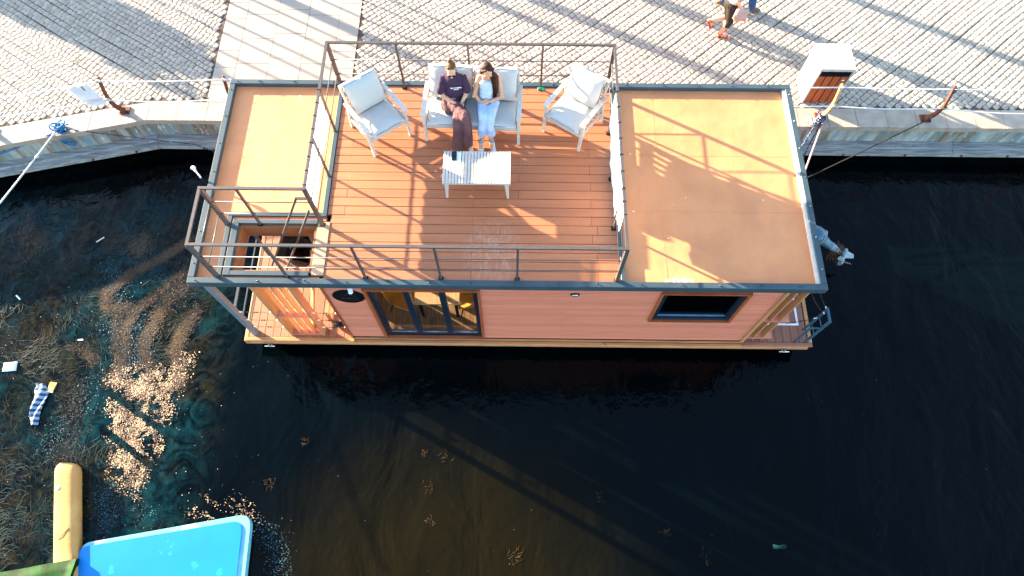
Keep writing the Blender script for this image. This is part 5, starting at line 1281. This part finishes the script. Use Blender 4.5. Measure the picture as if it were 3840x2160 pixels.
for lab, x, y, L, a in (('sliver of white plastic floating left of the striped bag high on the weed', -4.55, .95, .13, -40), ('white scrap floating amid the brown weed above the striped bag', -3.2, .15, .09, 5),
                        ('pale stick floating in the weed under the left quay wall', -3.35, 2.15, .16, 40)):
    tag(litter(x, y, L, .025, R(a), None, ZW+.004).build('floating_scrap', m_white_plastic if 'stick' not in lab else m_white), lab, 'litter')

# ---- floating petals, foam and weed (stuff)
polyA = [[(-2.59, -.46), (-2.28, -.36), (-1.7, -.45), (-1.5, -.3), (-1.25, -.15), (-1.13, -.27), (-1.26, -.59), (-1.46, -.92), (-1.31, -1.24), (-1.51, -1.33), (-1.9, -1.01), (-2.4, -.65)],
         [(-2.37, -.97), (-2.06, -1.11), (-1.65, -1.33), (-1.44, -1.47), (-1.41, -1.82), (-1.5, -1.99), (-1.82, -1.78), (-2.29, -1.47), (-2.4, -1.2)],
         [(-2.13, -1.78), (-1.84, -1.87), (-1.56, -2.12), (-1.52, -2.5), (-1.77, -2.34), (-2.05, -2.09)],
         [(-.77, -2.58), (-.56, -2.53), (-.16, -2.82), (-.32, -2.9), (-.64, -2.78)], [(-.1, -2.45), (.14, -2.57), (.45, -2.77), (.37, -2.93), (.13, -2.73)]]
def inpoly(P_, x, y):
    c_ = np.zeros(len(x), bool); n = len(P_)
    for i in range(n):
        x1, y1 = P_[i]; x2, y2 = P_[i-1]
        c_ ^= ((y1 > y) != (y2 > y)) & (x < (x2-x1)*(y-y1)/(y2-y1+1e-12)+x1)
    return c_
def flakes(name, X, Y, size, mat, zl=.004):
    n = len(X); k = 5; a0 = RNG.uniform(0, 6.28, n); s_ = size*RNG.uniform(.4, 1.5, n)
    ang = a0[:, None]+np.arange(k)[None]*2*math.pi/k; rr = s_[:, None]*RNG.uniform(.6, 1.2, (n, k)); el = RNG.uniform(.45, 1, n)[:, None]
    vx = rr*np.cos(ang); vy = rr*np.sin(ang)*el
    V = np.stack([X[:, None]+vx, Y[:, None]+vy, ZW+zl+RNG.uniform(0, .012, (n, 1))+RNG.normal(0, .25, (n, 1))*vx], -1).reshape(-1, 3)
    F = np.arange(n*k).reshape(n, k)
    return kind(link(name, np_mesh(name, V, F, mat)), 'stuff')
m_petal = M('sunlit_cream_petal', (.42, .27, .14), (.13, .065, .035), scale=5, rough=.6, island=.7)  # sunlight on these patches put into the pale cream colour
m_foam = M('pale_foam', (.03, .08, .10), (.02, .055, .07), scale=3, spec=.1, rough=.6, island=.5)
X = []; Y = []
for P_, n in zip(polyA, (7600, 6200, 3400, 480, 480)):
    P_ = np.array(P_); x = RNG.uniform(P_[:, 0].min()-.1, P_[:, 0].max()+.1, n*4); y = RNG.uniform(P_[:, 1].min()-.1, P_[:, 1].max()+.1, n*4)
    jx, jy = x+RNG.normal(0, .10, n*4), y+RNG.normal(0, .09, n*4)
    k_ = inpoly(P_, jx, jy)
    nz = np.array([mnoise.noise(Vector((a*3.5, b_*3.5, 1))) + .6*mnoise.noise(Vector((a*11, b_*11, 5))) for a, b_ in zip(x, y)])
    k_ &= nz+RNG.uniform(-.35, .35, n*4) > -.05
    for (ax_, ay_) in ((-2.4, -.82), (-2.1, -1.62)): k_ &= np.abs((y-ay_)+.62*(x-ax_)) > .055+.03*RNG.uniform(0, 1, n*4)  # diagonal gaps stand in for pole shadows across the patches
    X += list(x[k_][:n]); Y += list(y[k_][:n])
flakes('floating_petals', np.array(X), np.array(Y), .010, m_petal)
# scattered specks
n = 500; x = RNG.uniform(-5, 3, n); y = RNG.uniform(-3.6, 3.2, n); k_ = (x < -.6+RNG.exponential(.7, n)) & ((x < -1.2) | (y < 0)); flakes('floating_specks', x[k_], y[k_], .007, M('pale_speck', (.22, .22, .20), rough=.6))
n = 70; x = RNG.uniform(-1, 13, n); y = RNG.uniform(-3.6, -.3, n); flakes('floating_specks', x, y, .004, MATS['pale_speck'])
# foam drifts
def drift(pts, n, spread):
    pts = np.array(pts, float); L = np.r_[0, np.cumsum(np.hypot(*np.diff(pts, axis=0).T))]; s_ = RNG.uniform(0, L[-1], n)
    return np.interp(s_, L, pts[:, 0])+RNG.normal(0, spread, n), np.interp(s_, L, pts[:, 1])+RNG.normal(0, spread, n)
fx, fy = [], []
for pts_, n, sp in (([(-3.2, 1.7), (-2.9, 1.3), (-2.6, .8)], 900, .10), ([(-2.9, .5), (-2.5, .25), (-2.2, .0), (-2.3, -.4)], 1300, .13), ([(-2.5, .8), (-2.0, .2), (-2.1, -.3)], 900, .16), ([(-2.7, -.6), (-3.0, -1.2), (-3.3, -1.8)], 1100, .16),
                    ([(-2.2, -2.3), (-2.0, -2.7), (-1.9, -3.0)], 900, .13), ([(-1.55, -2.6), (-1.3, -2.9)], 160, .1), ([(.5, -2.9), (.8, -3.2), (.9, -3.7)], 800, .12), ([(-1.9, 1.9), (-1.5, 1.2), (-1.5, .5)], 500, .15),
                    ([(-3.9, -2.6), (-3.75, -3.0), (-3.85, -3.4)], 420, .035)):
    a, b_ = drift(pts_, n, sp); fx += list(a); fy += list(b_)
flakes('floating_foam', np.array(fx)[::2], np.array(fy)[::2], .009, m_foam)
# weed strands following a swirling flow
def strands(name, X, Y, mat, seg=7, step=.05, w_=.0035, seedz=0, curl=1.0, zz=.003, base=1.9):
    n = len(X); P_ = np.zeros((n, seg, 2)); x, y = X.copy(), Y.copy(); off = RNG.normal(0, .6, n)
    for k in range(seg):
        P_[:, k, 0] = x; P_[:, k, 1] = y
        th = np.array([mnoise.noise(Vector((a*.9, b_*.9, seedz))) for a, b_ in zip(x, y)])*3.2*curl+base+off
        x = x+np.cos(th)*step; y = y+np.sin(th)*step; off = off+RNG.normal(0, .22, n)
    d_ = np.gradient(P_, axis=1); nn = np.stack([-d_[..., 1], d_[..., 0]], -1); nn /= np.linalg.norm(nn, axis=-1, keepdims=True)+1e-9
    ww_ = (w_*np.sin(np.linspace(.35, math.pi-.2, seg)))[None, :, None]*RNG.uniform(.6, 1.4, n)[:, None, None]
    A_, B2 = P_-nn*ww_, P_+nn*ww_; z_ = ZW+zz+RNG.uniform(0, .006, (n, 1))*np.ones((1, seg))
    V = np.concatenate([np.dstack([A_, z_]), np.dstack([B2, z_+.001])], 1).reshape(-1, 3)
    q_ = np.array([(k, k+1, seg+k+1, seg+k) for k in range(seg-1)]); F = (q_[None]+np.arange(n)[:, None, None]*2*seg).reshape(-1, 4)
    return kind(link(name, np_mesh(name, V, F, mat)), 'stuff')
m_w1 = M('tan_floating_weed', (.085, .055, .033), (.045, .032, .022), scale=1.5, spec=.08, rough=.7, island=.45)
m_w2 = M('teal_sunken_weed', (.005, .026, .032), (.008, .022, .018), scale=1.2, spec=.08, rough=.6, island=.5)
m_w3 = M('olive_floating_weed', (.010, .010, .003), (.013, .007, .0025), scale=1.5, spec=.08, rough=.7, island=.5)
bx_, by_ = [], []
for pts_, n, sp in (([(-1.62, 2.15), (-2.1, 1.72), (-2.55, 1.45), (-2.95, 1.05), (-2.85, .72), (-2.45, .78)], 3400, .045), ([(-1.6, 1.5), (-1.95, 1.05), (-2.35, .68), (-2.42, .3), (-2.3, -.1), (-2.45, -.5)], 3400, .045),
                    ([(-1.35, 1.35), (-1.75, 1.0), (-1.95, .4), (-2.05, 0), (-1.85, -.4)], 2800, .06), ([(-1.2, .75), (-1.4, .3), (-1.45, -.1), (-1.3, -.45)], 1200, .06), ([(-2.62, .6), (-2.55, .1), (-2.4, -.3), (-2.55, -.7)], 1500, .06),
                    ([(-3.3, 0), (-3.1, -.05), (-2.9, -.25)], 400, .06), ([(-3.0, -.8), (-2.9, -1.5), (-3.1, -2.1)], 500, .12), ([(-4.9, 2.3), (-4.4, 2.1), (-4.7, 1.8)], 420, .13), ([(-2.7, 2.1), (-2.5, 1.9)], 420, .12)):
    a, b_ = drift(pts_, n, sp); bx_ += list(a); by_ += list(b_)
strands('brown_weed', np.array(bx_), np.array(by_), m_w1, 6, .020, .0024, 0, 1.2)
flakes('brown_weed_crumbs', np.array(bx_[::2]), np.array(by_[::2]), .008, m_w1)
n = 12000; x = RNG.uniform(-5.6, -.8, n); y = RNG.uniform(-3.6, 2.9, n); k_ = (x < -1.15-.25*np.abs(y-.5)*.5+RNG.normal(0, .12, n)); nz = np.array([mnoise.noise(Vector((a*1.1, b_*1.1, 3))) for a, b_ in zip(x, y)]); k_ &= nz > RNG.uniform(-.35, .12, n)
strands('teal_weed', x[k_], y[k_], m_w2, 8, .026, .0026, 0, 1.7)
n = 6000; x = RNG.uniform(-5.6, -2.9, n); y = RNG.uniform(-3.6, 1.6, n); nz = np.array([mnoise.noise(Vector((a*1.3, b_*1.3, 8))) for a, b_ in zip(x, y)]); k_ = (x < -3.2+RNG.normal(0, .35, n)) & (nz > RNG.uniform(-.3, .2, n))
strands('olive_weed', x[k_], y[k_], m_w3, 7, .026, .0026, 4, 1.6, base=.7)
# small lone weed sprigs on the dark water
for i, (x, y, s_) in enumerate(((1.02, -1.62, .13), (3.05, -1.78, .07), (3.42, -1.82, .12), (3.12, -2.35, .13), (3.2, -2.85, .12), (4.55, -3.35, .16), (.55, -2.3, .12), (7.0, -2.95, .09), (7.55, -3.3, .13), (5.9, -2.4, .12))):
    mb = MB()
    for k in range(10+(i*7)%9):
        a = i*1.3+random.gauss(0, .55)+(3.14 if random.random() < .3 else 0); L = s_*random.uniform(.3, 1); p0 = Vector((x+random.gauss(0, s_*.33), y+random.gauss(0, s_*.33), ZW+.004)); c1_ = p0+Vector((math.cos(a), math.sin(a), .02))*L*.5; c2_ = c1_+Vector((math.cos(a+.9), math.sin(a+.9), 0))*L*.4
        mb.tube([p0, c1_, c2_], .0016, 4)
    LS = ['leftmost big sprig of golden weed adrift right of the bright petals', 'small golden sprig adrift below the cabin door, upper left of its pair', 'golden looped sprig adrift below the cabin door, upper right of its pair', 'tall golden sprig adrift in the middle of the brown water', 'bushy golden sprig adrift just below the tall one', 'bright golden sprig adrift by the middle of the bottom edge', 'faint sprig adrift between the petals and the brown water', 'golden sprig adrift right of centre above the bottom edge', 'lowest right sprig of weed adrift near the pale bottle', 'pale sprig adrift alone right of the middle of the dark water']
    tag(mb.build('weed_sprig', M('golden_sprig', (.10, .055, .016), (.03, .018, .006), scale=12, spec=.1)), LS[i], 'weed', 'sprigs of weed adrift on the dark water')

# ================================================================== UNSEEN THINGS ADDED BEYOND THE FRAME TO THROW THE LONG SHADOWS
def leafy(name, lab, x, y, h, cz, rx, rz_, trunk, nleaf, seed, lean=0):
    rr = np.random.default_rng(seed); t = thing(name, lab, 'tree', (x, y, ZQ))
    MB().tube([(x, y, ZQ), (x+lean*.3, y, ZQ+cz*.5), (x+lean*.5, y, ZQ+cz)], [trunk, trunk*.8, trunk*.5], 9).build('trunk', m_bark, t)
    mb = MB()
    for k in range(7):
        a = k*.9; mb.tube([(x, y, ZQ+cz*.75), (x+rx*.5*math.cos(a), y+rx*.5*math.sin(a), ZQ+cz+rz_*.2*math.sin(k))], [trunk*.4, trunk*.12], 5)
    mb.build('limbs', m_bark, t)
    d_ = rr.normal(0, 1, (nleaf, 3)); d_ /= np.linalg.norm(d_, axis=1, keepdims=True); rad = rr.uniform(.35, 1, nleaf)**.5
    nzv = np.array([mnoise.noise(Vector(v_*1.7)+Vector((seed, 0, 0))) for v_ in d_]); rad = rad*(1+.45*nzv)
    c_ = d_*rad[:, None]*np.array([rx, rx, rz_])+np.array([x, y, ZQ+cz]); s_ = rr.uniform(.05, .13, nleaf)*max(1, rx)
    a_ = rr.normal(0, 1, (nleaf, 3)); a_ /= np.linalg.norm(a_, axis=1, keepdims=True); b_ = np.cross(a_, rr.normal(0, 1, (nleaf, 3))); b_ /= np.linalg.norm(b_, axis=1, keepdims=True)
    V = np.stack([c_-a_*s_[:, None], c_+b_*s_[:, None]*.5, c_+a_*s_[:, None], c_-b_*s_[:, None]*.5], 1).reshape(-1, 3); F = np.arange(nleaf*4).reshape(-1, 4)
    me = np_mesh('crown', V, F, m_tree); link('crown', me, t)
leafy('added_shrub', 'bushy round shrub added unseen beyond the left edge to shade the cobbles', -9.6, 9.6, 2.2, 1.2, .72, .80, .06, 3400, 3)
leafy('added_shrub', 'second bushy shrub added unseen further up to broaden the shade', -12.6, 11.2, 2.4, 1.3, .8, .85, .06, 3400, 11)
leafy('added_tree', 'slim young tree added unseen beyond the upper left corner for its shadow', -7.2, 11.0, 4, 3.6, .7, .8, .13, 1300, 5)
tfar = [(-5.2, 12.2, .10), (-3.7, 12.0, .14), (-1.4, 12.1, .16), (3.2, 11.9, .11)]
for i, (x, y, r_) in enumerate(tfar):
    t = thing('added_mast', ('short added tarred timber mast, leftmost of those unseen above the top edge', 'tallest added tarred timber mast, unseen above the top edge', 'thick added tarred timber mast above the sofa, unseen beyond the top edge', 'slim added tarred timber mast, unseen above the top edge, rightmost')[i], 'mast', (x, y, ZQ), 'timber masts added unseen beyond the top edge for their shadows')
    MB().tube([(x, y, ZQ), (x, y, ZQ+(2.6, 3.3, 3.0, 2.9)[i])], [r_, r_*.9], 12).build('pole', m_bark, t)
    MB().tube([(x, y, ZQ+(2.6, 3.3, 3.0, 2.9)[i]), (x, y, ZQ+(2.6, 3.3, 3.0, 2.9)[i]+.05)], [r_*1.15, r_*1.05], 12).build('cap', m_rust, t)
t = thing('added_fence', 'row of slender metal fence bars added unseen to stripe the paving slabs with shadow', 'fence', (-8, 10.8, ZQ))
for k in range(9):
    x = -9.3+k*.62+(.12 if k % 2 else 0); y = 10.2+.06*k
    MB().tube([(x, y, ZQ), (x, y, ZQ+2.75+.12*(k % 3))], .030, 7).build('fence_bar', m_rail, t)
MB().tube([(-9.3, 10.2, ZQ+.35), (-4.3, 10.68, ZQ+.35)], .012, 5).build('fence_wire', m_rail, t)
